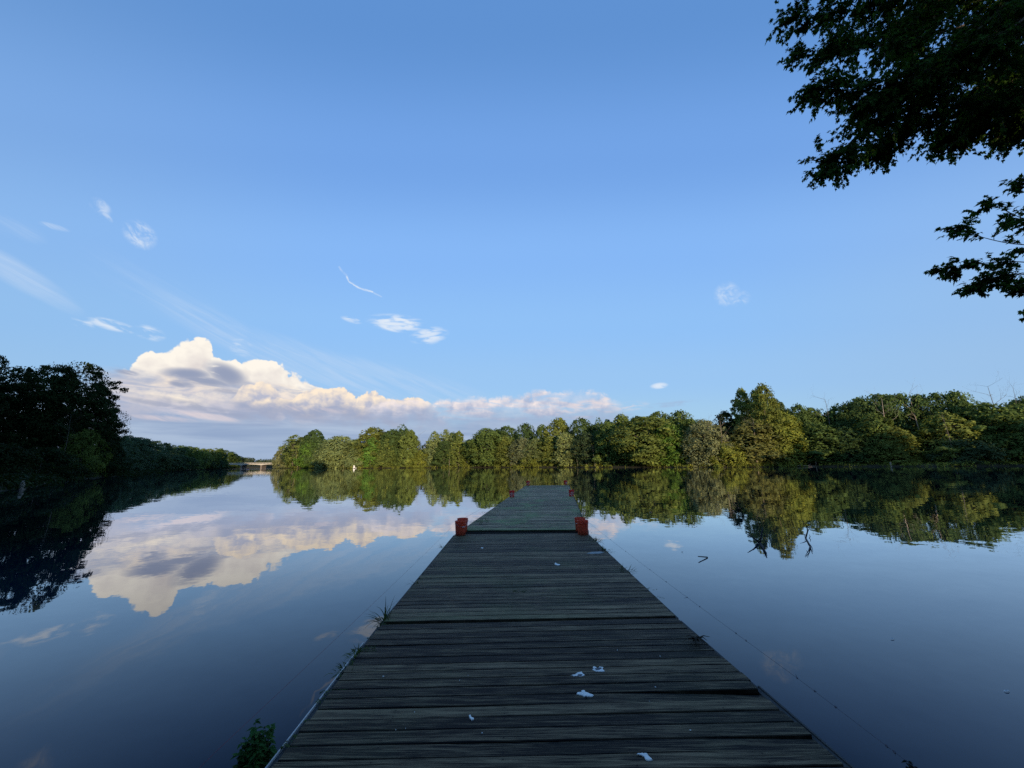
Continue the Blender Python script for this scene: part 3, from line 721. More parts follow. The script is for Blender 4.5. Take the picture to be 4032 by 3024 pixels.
# ------------------------------------------------------------------ trees of the far wooded shore: (crown, colour, px, top py, width px, row, label)
FAR_TREES = [
 ('bushy','greyolive',1122,1754,64,0,'small grey-green tree at the left tip of the wooded far shore, next to the bridge'),
 ('airy','olive',1166,1712,90,0,'olive tree with leaning stems, second from the left tip of the far shore'),
 ('oval','dark',1243,1692,90,1,'dark domed tree standing tallest near the left tip of the far shore'),
 ('oval','bright',1225,1728,74,0,'bright green upright tree in front of the dark dome near the far shore tip'),
 ('willow','pale',1345,1714,150,0,'broad pale green willow-like tree hanging over the white marker on the far shore'),
 ('cone','pale',1412,1738,78,0,'pale pointed tree just right of the broad willow-like one on the far shore'),
 ('oval','olive',1478,1683,130,1,'broad olive tree forming the highest top in the left clump of the far shore'),
 ('column','bright',1466,1722,72,0,'narrow bright tree in front of the highest left clump of the far shore'),
 ('cone','olive',1524,1720,84,0,'pointed olive tree with layered boughs right of the narrow bright tree'),
 ('oval','dark',1546,1690,92,1,'dark tree behind the pointed olive tree in the left clump'),
 ('airy','dark',1584,1670,66,1,'airy dark tree poking highest at the right of the left clump'),
 ('oval','olive',1616,1692,78,0,'olive tree ending the left clump beside the pale dead trees'),
 ('bushy','yellow',1668,1772,90,0,'low yellowish bushy tree below the pale dead trees in the gap'),
 ('column','pale',1712,1696,64,0,'pale slender tree right of the gap with the dead trees'),
 ('airy','pale',1757,1690,62,1,'see-through pale tree with sky showing in its crown, right of the gap'),
 ('oval','dark',1752,1735,84,0,'dark rounded tree standing under the see-through pale tree'),
 ('column','olive',1808,1697,62,0,'narrow olive spire left of the big round dark-green tree'),
 ('airy','yellow',1846,1742,74,0,'yellowish thin tree in the dip before the big round dark-green tree'),
 ('round','mid',1918,1686,140,0,'big round dark-green tree at the middle of the far shore'),
 ('round','dark',1996,1677,100,1,'dark crown showing over the olive row, left one of two'),
 ('round','dark',2066,1667,86,1,'dark crown showing over the olive row, right one of two'),
 ('oval','olive',1992,1716,96,0,'olive waterside tree directly above the left far bucket of the dock'),
 ('oval','greyolive',2055,1722,86,0,'grey-olive waterside tree above the far left end of the dock'),
 ('oval','pale',2112,1726,84,0,'pale olive waterside tree above the middle of the dock end'),
 ('oval','olive',2166,1716,100,0,'olive waterside tree above the right half of the dock end'),
 ('bushy','yellow',2100,1790,90,0,'low pale waterside bush-like tree beyond the dock end'),
 ('oval','pale',2226,1704,96,0,'tall pale olive tree above the far right bucket of the dock'),
 ('round','mid',2132,1671,66,1,'small rounded crown standing clear above the olive row behind the dock end'),
 ('oval','olive',2200,1645,110,1,'light olive crown rising highest behind the dock end'),
 ('round','dark',2282,1646,104,1,'dark flat-topped crown right of the highest light olive one'),
 ('airy','dark',2354,1643,52,1,'lone pine-like dark top sticking out above the wood right of the dock end'),
 ('oval','blue',2312,1704,104,0,'shaded blue-green tree with pale stems, right of the dock end'),
 ('oval','mid',2392,1662,104,0,'mid green tree between the shaded blue-green one and the great domed tree'),
 ('oval','olive',2446,1630,104,1,'olive crown at the left shoulder of the great domed tree'),
 ('round','olive',2545,1640,230,0,'great domed olive tree reaching from water to skyline right of the dock'),
 ('oval','bright',2630,1668,130,0,'brighter green tree at the right flank of the great domed tree'),
 ('round','mid',2594,1620,110,1,'mid green crown behind the top of the great domed tree'),
 ('round','mid',2668,1617,116,1,'rounded crown on the skyline right of the great domed tree'),
 ('oval','mid',2722,1650,90,1,'tree in the dip left of the grey twiggy-topped tree'),
 ('willow','greyolive',2768,1648,160,0,'grey-green twiggy-topped tree left of the dark gap by the tall twin tree'),
 ('oval','deep',2850,1618,100,1,'nearly black tree left of the tall twin-topped tree'),
 ('bushy','yellow',2846,1735,130,0,'yellow-green vine-draped tree at the foot of the nearly black tree'),
 ('poplar','olive',2914,1527,82,1,'left and slimmer of the two tall tops towering over the far shore'),
 ('poplar','olive',2996,1510,98,0,'right and higher of the two tall tops towering over the far shore'),
 ('oval','rusty',2950,1650,170,0,'rust-tinged tree at the foot of the two tall tops'),
 ('oval','yellow',3062,1618,150,0,'yellowish tree leaning out at the right foot of the two tall tops'),
 ('round','dark',3134,1592,86,1,'dark crown on the skyline just right of the two tall tops'),
 ('round','mid',3192,1606,130,1,'mid green crown below the bare twigs right of the tall tops'),
 ('oval','mid',3215,1668,150,0,'shaded waterside tree below the bare twigs right of the tall tops'),
 ('oval','mid',3302,1590,116,1,'brownish-green crown next to bare twigs on the right skyline'),
 ('oval','dark',3326,1680,140,0,'dark waterside tree in the deepest shade of the right shore'),
 ('round','dark',3368,1572,136,1,'dark spreading crown left of the forked dead trunk'),
 ('flat','dark',3442,1556,150,1,'flat dark crown behind the forked dead trunk'),
 ('oval','mid',3430,1628,130,0,'green tree below the forked dead trunk on the right shore'),
 ('oval','olive',3496,1676,140,0,'olive waterside tree between the forked and the tall bare trunk'),
 ('flat','dark',3530,1553,130,1,'flat dark crown between the forked and the tall bare trunk'),
 ('cone','bright',3590,1720,80,0,'small bright cone-shaped tree at the foot of the tall bare trunk'),
 ('flat','dark',3662,1551,130,1,'flat dark crown right of the tall bare trunk'),
 ('oval','olive',3706,1622,160,0,'olive tree with pale twigs right of the tall bare trunk'),
 ('round','mid',3742,1541,130,1,'rounded crown forming the highest top on the right skyline'),
 ('bushy','blue',3762,1712,170,0,'shaded blue-green waterside tree near the right edge'),
 ('round','mid',3856,1588,190,0,'broad tree below the bare branches on the right skyline'),
 ('round','mid',3966,1590,180,0,'broad dense tree second from the right edge on the far shore'),
 ('round','dark',4024,1560,100,1,'dark thin crown on the skyline at the right edge of the photo'),
 ('round','olive',4090,1600,190,0,'olive tree cut by the right edge of the photo on the far shore'),
]
GF = 'trees of the wooded far shore'
for (kind, colr, px, top, w, row, lab) in FAR_TREES:
    Y = far_depth(px) + (5 + _rngp.uniform(-1, 2) if row == 0 else 15 + _rngp.uniform(-2, 3))
    p = at_depth(px, top, Y)
    plant_tree(kind, colr, (p.x, p.y, .3), p.z - .3, w * 1.16 * Y / F_PX, lab, group=GF)
sky_px = np.array([t[2] for t in sorted(FAR_TREES, key=lambda t: t[2])]); sky_top = np.array([t[3] for t in sorted(FAR_TREES, key=lambda t: t[2])])
px = 1195; k = 0
while px < 4080:
    if not (1628 < px < 1690):
        Y = far_depth(px) + _rngp.uniform(20, 34)
        near = sky_top[np.abs(sky_px - px) < 60]
        top = (float(np.median(near)) if len(near) else 1700) + _rngp.uniform(5, 24)
        p = at_depth(px, top, Y)
        plant_tree('dense', _rngp.choice(['dark', 'dark', 'mid', 'blue']), (p.x, p.y, 1.2), max(5, p.z - 1), _rngp.uniform(100, 140) * Y / F_PX,
                   'leafy tree filling the wood behind the waterside row of the far shore', group='trees filling the far wood')
    px += _rngp.uniform(52, 74)
# bare trees
def far_snag(px, top, off, r, seed, label, mat, **kw):
    Y = far_depth(px) + off; p = at_depth(px, top, Y)
    snag((p.x, p.y, .3), p.z, r, seed, label, mat, **kw)
far_snag(1651, 1712, 8, .22, 3, 'pale dead tree left in the gap of the far shore', BARK_PALE, start=.4)
far_snag(1672, 1744, 6, .2, 4, 'shorter pale dead tree right in the gap of the far shore', BARK_PALE, start=.35)
far_snag(3583, 1553, 11, .36, 7, 'tall bare orange-lit trunk with few stubs on the right shore', BARK_PALE, lean=(.01, 0), depth=2, start=.62, kids=(1, 2))
far_snag(3470, 1572, 6, .40, 9, 'forked dead trunk with pale bare limbs on the right shore', BARK_PALE, depth=3, start=.55)
far_snag(3246, 1576, 12, .3, 11, 'bare twiggy tree on the skyline right of the two tall tops', DEADWOOD, depth=4, start=.5)
far_snag(3896, 1525, 14, .32, 13, 'bare-branched tree sticking up at the right skyline', DEADWOOD, depth=4, start=.72)
far_snag(3990, 1535, 15, .25, 15, 'thin bare-branched tree on the skyline close to the right edge', DEADWOOD, depth=4, start=.75)
far_snag(2832, 1660, 1.0, .22, 17, 'pale crooked dead tree beside the nearly black tree', BARK_PALE, depth=3, start=.5)
far_snag(2273, 1775, -.5, .12, 19, 'thin white leaning dead stem at the water right of the dock end', BARK_PALE, lean=(-.18, 0), depth=2, start=.6, kids=(1, 1))
far_snag(2790, 1655, .5, .2, 21, 'grey bare twigs in front of the grey-green twiggy-topped tree', DEADWOOD, depth=4, start=.6)
far_snag(2962, 1655, .3, .2, 23, 'pale bare limbs in front of the rust-tinged tree', BARK_PALE, depth=3, start=.55)
far_snag(3715, 1640, .3, .2, 25, 'pale bare twigs in front of the olive tree right of the tall bare trunk', DEADWOOD, depth=4, start=.55)
for (px, top, off, r, sd, lab, ln) in [(2012, 1765, -.3, .13, 61, 'thin pale leaning stem at the waterline above the far left bucket', .10), (2088, 1782, -.2, .11, 62, 'thin pale stem at the waterline beyond the middle of the dock end', -.06),
     (2304, 1772, -.4, .12, 63, 'thin grey stem leaning at the foot of the shaded blue-green tree', .14), (2338, 1760, .2, .14, 64, 'pale slim trunk between the shaded blue-green tree and the dock end', -.04),
     (1770, 1770, -.2, .14, 65, 'pale slim trunk below the see-through pale tree', .02), (1180, 1770, -.4, .2, 66, 'pale leaning trunk near the left tip of the far shore', -.22), (3205, 1778, -.3, .12, 67, 'hooked pale dead stem in the deep shade of the right shore', .12)]:
    far_snag(px, top, off, r, sd, lab, BARK_PALE, lean=(ln, 0), depth=2, start=.7, kids=(1, 1))
# undergrowth on the banks
rngu = np.random.default_rng(9); spots = []
for q in FARQ:
    d = radial(q)
    for _ in range(9):
        o = rngu.uniform(.3, 7); s = q + d * o + rngu.normal(size=2) * 3.5; 
        if s[0] / s[1] > far_w[0][0] / far_w[0][1] + .004: spots.append((s[0], s[1], .25 + .05 * o, rngu.uniform(.8, 2.4)))
leaf_mounds('undergrowth', spots, .55, 46, 10, 'yellow')
spots = []
for q in LEFTQ:
    L = max(20, np.hypot(*q))
    for _ in range(10):
        o = rngu.uniform(.2, 7); s = q + np.array([-.97, .24]) * o + rngu.normal(size=2) * (1.5 if L < 120 else 5); spots.append((s[0], s[1], .2 + .06 * o, rngu.uniform(.7, 1.9)))
leaf_mounds('undergrowth', spots, .36, 70, 11, 'deep')

# ------------------------------------------------------------------ left bank: dark trees close by, then a wooded bank running off to the bridge
GL = 'dark trees on the near left bank'
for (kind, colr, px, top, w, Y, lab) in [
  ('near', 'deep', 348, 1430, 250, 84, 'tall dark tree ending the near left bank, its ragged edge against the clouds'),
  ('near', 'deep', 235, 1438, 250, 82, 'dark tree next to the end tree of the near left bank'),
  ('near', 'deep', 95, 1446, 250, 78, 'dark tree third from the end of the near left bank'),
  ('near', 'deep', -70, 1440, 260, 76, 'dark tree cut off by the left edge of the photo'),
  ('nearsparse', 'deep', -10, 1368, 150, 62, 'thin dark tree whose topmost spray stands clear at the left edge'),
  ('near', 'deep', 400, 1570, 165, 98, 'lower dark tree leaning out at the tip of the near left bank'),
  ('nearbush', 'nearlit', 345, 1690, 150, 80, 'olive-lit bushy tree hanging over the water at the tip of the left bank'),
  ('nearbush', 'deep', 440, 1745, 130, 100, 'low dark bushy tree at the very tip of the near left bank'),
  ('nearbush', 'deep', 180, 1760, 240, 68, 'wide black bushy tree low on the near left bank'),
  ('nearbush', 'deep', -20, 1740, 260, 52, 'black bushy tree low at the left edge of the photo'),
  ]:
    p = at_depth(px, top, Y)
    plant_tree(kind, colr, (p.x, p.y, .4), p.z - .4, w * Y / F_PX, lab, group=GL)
p = at_depth(290, 1600, 74)
snag((p.x, p.y, .3), p.z - 2, .055, 31, 'grey dead tree with tangled bare twigs before the dark left trees', DEADWOOD, depth=4, start=.5, spread=.8)
for (px, top, Y, colr, w) in [(470, 1716, 128, 'teal_shade', 120), (505, 1714, 140, 'teal_shade', 110), (545, 1722, 160, 'teal_shade', 105), (585, 1728, 185, 'teal_shade', 95), (560, 1722, 176, 'teal_shade', 90), (620, 1736, 205, 'teal_shade', 84),
     (655, 1742, 225, 'blue', 80), (690, 1752, 250, 'teal_shade', 74), (715, 1753, 262, 'mid', 66), (745, 1757, 280, 'mid', 62), (775, 1762, 300, 'mid', 58), (800, 1766, 318, 'olive', 52), (826, 1767, 335, 'olive', 50),
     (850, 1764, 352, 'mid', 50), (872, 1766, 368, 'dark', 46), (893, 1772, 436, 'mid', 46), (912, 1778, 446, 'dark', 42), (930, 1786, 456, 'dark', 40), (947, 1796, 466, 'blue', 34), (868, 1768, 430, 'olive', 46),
     (480, 1760, 118, 'teal_shade', 100), (530, 1765, 140, 'teal_shade', 90), (580, 1775, 172, 'teal_shade', 80), (625, 1780, 196, 'blue', 74), (668, 1786, 222, 'teal_shade', 66), (708, 1790, 248, 'teal_shade', 60), (748, 1795, 276, 'blue', 54), (786, 1798, 304, 'teal_shade', 50),
     (824, 1802, 332, 'blue', 46), (858, 1804, 358, 'teal_shade', 42), (880, 1806, 374, 'blue', 36)]:
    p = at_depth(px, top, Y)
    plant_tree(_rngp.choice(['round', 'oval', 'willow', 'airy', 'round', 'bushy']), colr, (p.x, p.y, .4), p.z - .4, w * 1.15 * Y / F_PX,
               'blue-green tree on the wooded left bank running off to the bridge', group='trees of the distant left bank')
# the trees behind the camera and inland on the left, which shade the dock, the left bank and the foot of the right shore
behind = [(-58, -16, 15), (-42, -15, 15), (-26, -14, 15), (-12, -17, 15), (1, -19, 15), (14, -16, 15), (27, -14, 15), (40, -13, 15), (53, -14, 15), (66, -12, 15), (79, -14, 15), (92, -13, 15), (105, -16, 15), (118, -12, 15), (131, -14, 15), (144, -13, 15), (157, -13, 16),
     (168, -12, 20), (178, -14, 25), (188, -13, 21), (198, -15, 27), (209, -13, 23), (220, -14, 28), (232, -12, 24), (244, -14, 27), (256, -13, 24), (268, -14, 27), (280, -13, 25),
     (-36, 4, 22), (-44, 10, 26), (-50, 18, 30), (-57, 22, 31), (-64, 25, 31), (-60, 10, 26), (-73, 29, 30), (-80, 18, 28), (-84, 42, 28), (-95, 34, 29), (-98, 55, 28), (-112, 48, 30), (-116, 70, 28), (-132, 62, 31), (-140, 88, 29), (-156, 80, 31), (-165, 106, 29), (-182, 98, 31), (-195, 126, 28), (-215, 130, 30), (-225, 150, 28)]
for i, (x, y, h) in enumerate(behind):
    plant_tree('dense', 'dark', (x, y, .8), h, 14.5 if y < 0 else 17, 'leafy tree on the near bank outside the photo, shading the dock', group='trees on the bank behind the camera')
for i, (x, y) in enumerate([(-33, -5), (-24, -6), (-15, -8), (-7, -10), (2, -10.5), (11, -9), (20, -8), (30, -8), (41, -7), (52, -7), (64, -7), (76, -7), (90, -7), (104, -7), (118, -7), (132, -7), (146, -7), (160, -7), (174, -7), (188, -7), (202, -7), (216, -7), (230, -7), (246, -7), (262, -7)]):  # bushy row added to block low sun leaking under the tree crowns
    plant_tree('bushy', 'dark', (x, y, .4), 9.5, 12.5, 'unseen bushy tree added on the near bank to shade the dock', group='bushy trees added behind the camera to block low sun')

# ------------------------------------------------------------------ bridge far off on the left
STONE = plain('pale_stone', (.50, .45, .38), .8, .15, .4, .2)
STONE_D = plain('brown_stone', (.21, .17, .14), .85, .25, .6, .1)
BY = 408.0
bx0, bx1 = at_depth(898, 1835, BY).x, at_depth(1150, 1835, BY).x
br = empty('bridge', ((bx0 + bx1) / 2, BY, 0), 0, 'low pale arched bridge crossing the water between the left bank and the far point', 'bridge')
zt = at_depth(1037, 1826, BY).z; zb = at_depth(1037, 1828.6, BY).z; zs = at_depth(1037, 1831.8, BY).z
piers = [at_depth(p, 1836, BY).x - br.location.x for p in (882, 959.5, 1037, 1114.5)]
V, F = [], []
L = bx0 - br.location.x - 12; R_ = bx1 - br.location.x + 12; n = 90
for i in range(n + 1):
    x = L + (R_ - L) * i / n
    sp = piers[1] - piers[0]; u = ((x - piers[0]) / sp) % 1.0
    zlow = zs + (zb - zs) * (1 - abs(2 * u - 1) ** 2.2)
    for (yy, z) in ((-4, zlow), (-4, zt), (4, zt), (4, zlow)): V.append((x, yy, z))
for i in range(n):
    for j in range(4): F.append((i * 4 + j, (i + 1) * 4 + j, (i + 1) * 4 + (j + 1) % 4, i * 4 + (j + 1) % 4))
link('arch_span', mesh_np('arch_span', V, F), STONE, br)
for p_ in piers[1:]:
    g = Geo(); g.box((p_, 0, zs / 2 - .4), (1.3, 7.4, zs + .6)); g.box((p_, 0, zs - .25), (1.9, 7.8, .5)); g.build('pier', STONE_D, br)
for s_ in (-1, 1):
    g = Geo(); g.box(((L + R_) / 2, s_ * 3.7, zt + 1.02), (R_ - L, .3, .22))
    x = L
    while x < R_: g.box((x, s_ * 3.7, zt + .46), (.24, .2, .9)); x += 1.5
    g.build('railing', STONE, br)
g = Geo(); g.box(((L + R_) / 2, 0, zt + .06), (R_ - L, 8.5, .12)); g.build('deck_edge', STONE, br)
g = Geo(); g.box((bx0 - 22 - br.location.x, 0, zt / 2 - .4), (30, 9, zt + .6)); g.build('abutment', STONE_D, br)

# ------------------------------------------------------------------ small things on and by the water
p = on_plane(976, 1848.6)
b = empty('buoy', p, 0, 'dark red buoy floating before the bridge', 'buoy')
g = Geo(); g.lathe([(.02, -.5), (.5, -.35), (.72, .0), (.70, .35), (.42, .7), (.16, .82), (.14, 1.2), (.02, 1.22)], 18); g.build('float', REDBUOY, b, True)
g = Geo(); g.lathe([(.74, -.04), (.78, 0), (.78, .08), (.74, .12)], 18); g.build('band', WHITE, b, True)
for (px, py, lab) in ((697, 1847.8, 'tiny white buoy close to the wooded left bank'), (823, 1843.8, 'tiny white buoy farthest along the left bank, short of the bridge')):
    p = on_plane(px, py + 2)
    o = Geo(); o.lathe([(.02, -.3), (.34, -.2), (.46, .15), (.40, .5), (.16, .75), (.10, 1.0), (.02, 1.02)], 14)
    tag(o.build('buoy', WHITE, None, True, loc=p), lab, 'buoy', 'small buoys along the left bank')
p = on_plane(1394, 1844.4); m_ = empty('marker_board', (p.x, p.y, 0), 0, 'white upright board with a low foot at the water edge of the far shore', 'marker')
g = Geo(); i = len(g.v)
g.v += [(-.62, -.09, .3), (.72, -.09, .3), (.40, -.09, 2.0), (-.45, -.09, 2.3), (-.62, .09, .3), (.72, .09, .3), (.40, .09, 2.0), (-.45, .09, 2.3)]; g.r += [0] * 8
g.f += [(0, 1, 2, 3), (7, 6, 5, 4), (0, 4, 5, 1), (1, 5, 6, 2), (2, 6, 7, 3), (3, 7, 4, 0)]
g.build('board', WHITE, m_)
g = Geo(); g.box((.55, 0, .42), (2.5, .9, .22)); g.box((-.5, 0, .15), (.2, .6, .5)); g.box((1.5, 0, .15), (.2, .6, .5)); g.build('foot', WHITE, m_)
def stick(name, pts, radii, mat, label, cat, group=None, extra=()):
    o = Geo(); base = Vector(pts[0])
    o.tube([Vector(q) - base for q in pts], radii, 7)
    for (pp, rr) in extra: o.tube([Vector(q) - base for q in pp], rr, 6)
    ob = o.build(name, mat, None, True, loc=base); return tag(ob, label, cat, group)
def at_off(px, py, base_px, base_py, base, dy=0.0):
    """point over the water at the depth of base (+dy) seen at a photo position"""
    return at_depth(px, py, base.y + dy)
b1 = on_plane(2992, 2138)
stick('driftwood_branch', [b1 + Vector((.0, 0, -.12)), b1, at_off(2962, 2115, 0, 0, b1), at_off(2934, 2098, 0, 0, b1, .05)], [.03, .026, .018, .008], DRIFT,
      'forked dead branch rising from the water under the tall tops reflection', 'branch', 'dead branches standing in the water',
      [([b1, at_off(2998, 2110, 0, 0, b1, -.04), at_off(3003, 2074, 0, 0, b1, .1)], [.022, .02, .01]), ([b1 + Vector((-.02, 0, -.02)), at_off(2968, 2141, 0, 0, b1, -.02), at_off(2940, 2146, 0, 0, b1, -.04)], [.02, .017, .008]),
       ([b1 + Vector((0, 0, .0)), on_plane(3006, 2156, .025), on_plane(3011, 2168, .03), on_plane(3019, 2179, .02)], [.026, .022, .018, .01]), ([on_plane(3009, 2165, .02), at_depth(3014, 2142, on_plane(3009, 2165, .02).y)], [.012, .005])])
b2 = on_plane(3172, 2119)
P2_ = lambda px, py, dy=0: at_off(px, py, 0, 0, b2, dy)
stick('driftwood_branch', [b2 + Vector((0, 0, -.12)), b2, P2_(3180, 2092), P2_(3177, 2074), P2_(3166, 2058), P2_(3156, 2045)], [.024, .022, .017, .013, .009, .004], DRIFT,
      'curving dead branch with side twigs rising from the water, rightmost of the two', 'branch', 'dead branches standing in the water',
      [([P2_(3178, 2098), P2_(3186, 2082), P2_(3184, 2064)], [.011, .009, .004]), ([P2_(3175, 2108), P2_(3162, 2103), P2_(3144, 2098)], [.011, .009, .004]), ([P2_(3166, 2105), P2_(3169, 2116)], [.008, .004]),
       ([P2_(3165, 2060), P2_(3160, 2072)], [.008, .004]), ([P2_(3184, 2124, -.05), P2_(3190, 2113), P2_(3186, 2104)], [.009, .009, .004]),
       ([b2, on_plane(3183, 2136, .03), on_plane(3190, 2150, .02), on_plane(3184, 2168, .03), on_plane(3170, 2190, .01)], [.018, .015, .012, .010, .004]), ([on_plane(3190, 2150, .02), on_plane(3198, 2174, .02)], [.011, .005])])
b3 = on_plane(2785, 2196)
stick('floating_stick', [b3 + Vector((.01, 0, -.02)), b3 + Vector((0, 0, .012)), on_plane(2750, 2203) + Vector((0, 0, .066))], [.012, .014, .010], DRIFT, 'short dark stick right of the dock making a V with its reflection', 'stick')
p = on_plane(87, 1927); stick('stump', [p + Vector((0, 0, -.3)), p, p + Vector((-.05, 0, .45)), p + Vector((-.12, 0, .9))], [.26, .25, .2, .12], BARK_PALE, 'pale broken stump standing in the black water at the left bank', 'stump')
p = on_plane(130, 1910); q = at_depth(156, 1921, p.y - 1.5); q.z = .12
stick('fallen_branch', [q, q.lerp(p, .5) + Vector((0, 0, .35)), p + Vector((0, 0, .85))], [.07, .06, .03], BARK_PALE, 'thin pale fallen branch slanting into the black water by the left bank', 'branch')
p = on_plane(250, 1890); stick('fallen_log', [p + Vector((-3, 1.2, .9)), p + Vector((-1, .4, .55)), p + Vector((1.6, -.4, .05))], [.1, .12, .09], DEADWOOD, 'grey fallen log with bare limbs at the foot of the left trees', 'log', None,
      [([p + Vector((-1, .4, .55)), p + Vector((-.4, .2, 1.4)), p + Vector((.5, 0, 1.7))], [.06, .04, .02]), ([p + Vector((-2, .8, .7)), p + Vector((-2.6, .6, 1.6))], [.05, .02])])
Y = far_depth(3190) - .3; p = at_depth(3175, 1837, Y); p.z = 0
stick('fallen_log', [p + Vector((-3.6, .8, .5)), p + Vector((-.5, 0, .35)), p + Vector((3.2, -.6, .1))], [.16, .17, .12], BARK_PALE, 'pale fallen log at the waterline of the dark right shore', 'log', None, [([p + Vector((.4, 0, .3)), p + Vector((1.8, -.3, 1.1))], [.07, .03])])
Y = far_depth(3508) - .6; p = at_depth(3508, 1834, Y); p.z = 0
stick('stump', [p + Vector((0, 0, -.4)), p, p + Vector((.05, 0, 1.0)), p + Vector((0, 0, 1.7))], [.34, .3, .26, .2], BARK_PALE, 'pale cut stump at the waterline of the right shore under the forked trunk', 'stump')
Y = far_depth(1350) - .8; p = at_depth(1352, 1840, Y); p.z = .1
stick('fallen_log', [p + Vector((-7, 3, 2.6)), p + Vector((-2, 1, 1.9)), p + Vector((5, -1, .3))], [.16, .2, .14], BARK_PALE, 'pale fallen tree lying out over the water left of the white board', 'log', None, [([p + Vector((-2, 1, 1.9)), p + Vector((-4, .5, 3.6))], [.1, .04])])

for (px, py, lab) in ((3512, 2516, 'tiny pale feather floating alone on the open water at the right'), (3962, 2722, 'tiny pale leaf floating near the right edge of the photo'), (2686, 2174, 'tiny dark leaf floating left of the V-shaped stick')):
    p = on_plane(px, py, .004); g = Geo(); r_ = .028
    g.v = [(-r_, 0, .0), (-r_ * .3, r_ * .3, .006), (r_ * .6, r_ * .25, .008), (r_ * 1.2, 0, .002), (r_ * .5, -r_ * .3, .006), (-r_ * .4, -r_ * .28, .005), (-r_ * .3, 0, .012), (r_ * .5, 0, .014)]
    g.f = [(0, 6, 1), (1, 6, 7, 2), (2, 7, 3), (3, 7, 4), (4, 7, 6, 5), (5, 6, 0)]
    tag(link('floating_leaf', mesh_np('floating_leaf', g.v, g.f), DRIFT if 'dark' in lab else WHITE, None, p), lab, 'leaf', 'bits floating on the water')

# ------------------------------------------------------------------ the dock: hinged floating sections
def dock_corners():
    e = [((-1.52, -1.3), (2.04, -1.3))]
    for a, b in (((1505, 2454), (2662, 2430)), ((1793, 2103), (2309, 2098))):
        e.append((tuple(on_plane(*a, DECK_Z)[:2]), tuple(on_plane(*b, DECK_Z)[:2])))
    e[0] = ((e[1][0][0] + .17, -1.3), (e[1][1][0] + .19, -1.3))
    (lx, ly), (rx, ry) = tuple(on_plane(1815, 2089, DECK_Z)[:2]), tuple(on_plane(2312, 2087, DECK_Z)[:2])
    fl, fr = tuple(on_plane(2072, 1911, DECK_Z)[:2]), tuple(on_plane(2239, 1909.5, DECK_Z)[:2])
    for k in (1, 2, 3, 4):
        t = k / 4; e.append(((lx + (fl[0] - lx) * t, ly + (fl[1] - ly) * t), (rx + (fr[0] - rx) * t, ry + (fr[1] - ry) * t)))
    return e, ((lx, ly), (rx, ry))
EDGES, START2 = dock_corners()
SECTION_LABELS = ['nearest dark dock section, with white droppings and two sprung boards', 'second dock section, running up to the four big red buckets',
                  'third dock section, mossy, starting just behind the four big red buckets', 'fourth dock section, mossy, ending before the middle pair of buckets', 'fifth dock section, between the middle and the far buckets', 'farthest dock section, ending between the two small far buckets']
MOSS = [.10, .25, .95, .95, .9, .8]
SHEEN_GAIN = [1.0, 1.3, 2.7, 3.0, 3.0, 3.0]  # farther sections brightened in the wood colour, in place of grazing sheen
rngd = np.random.default_rng(21)
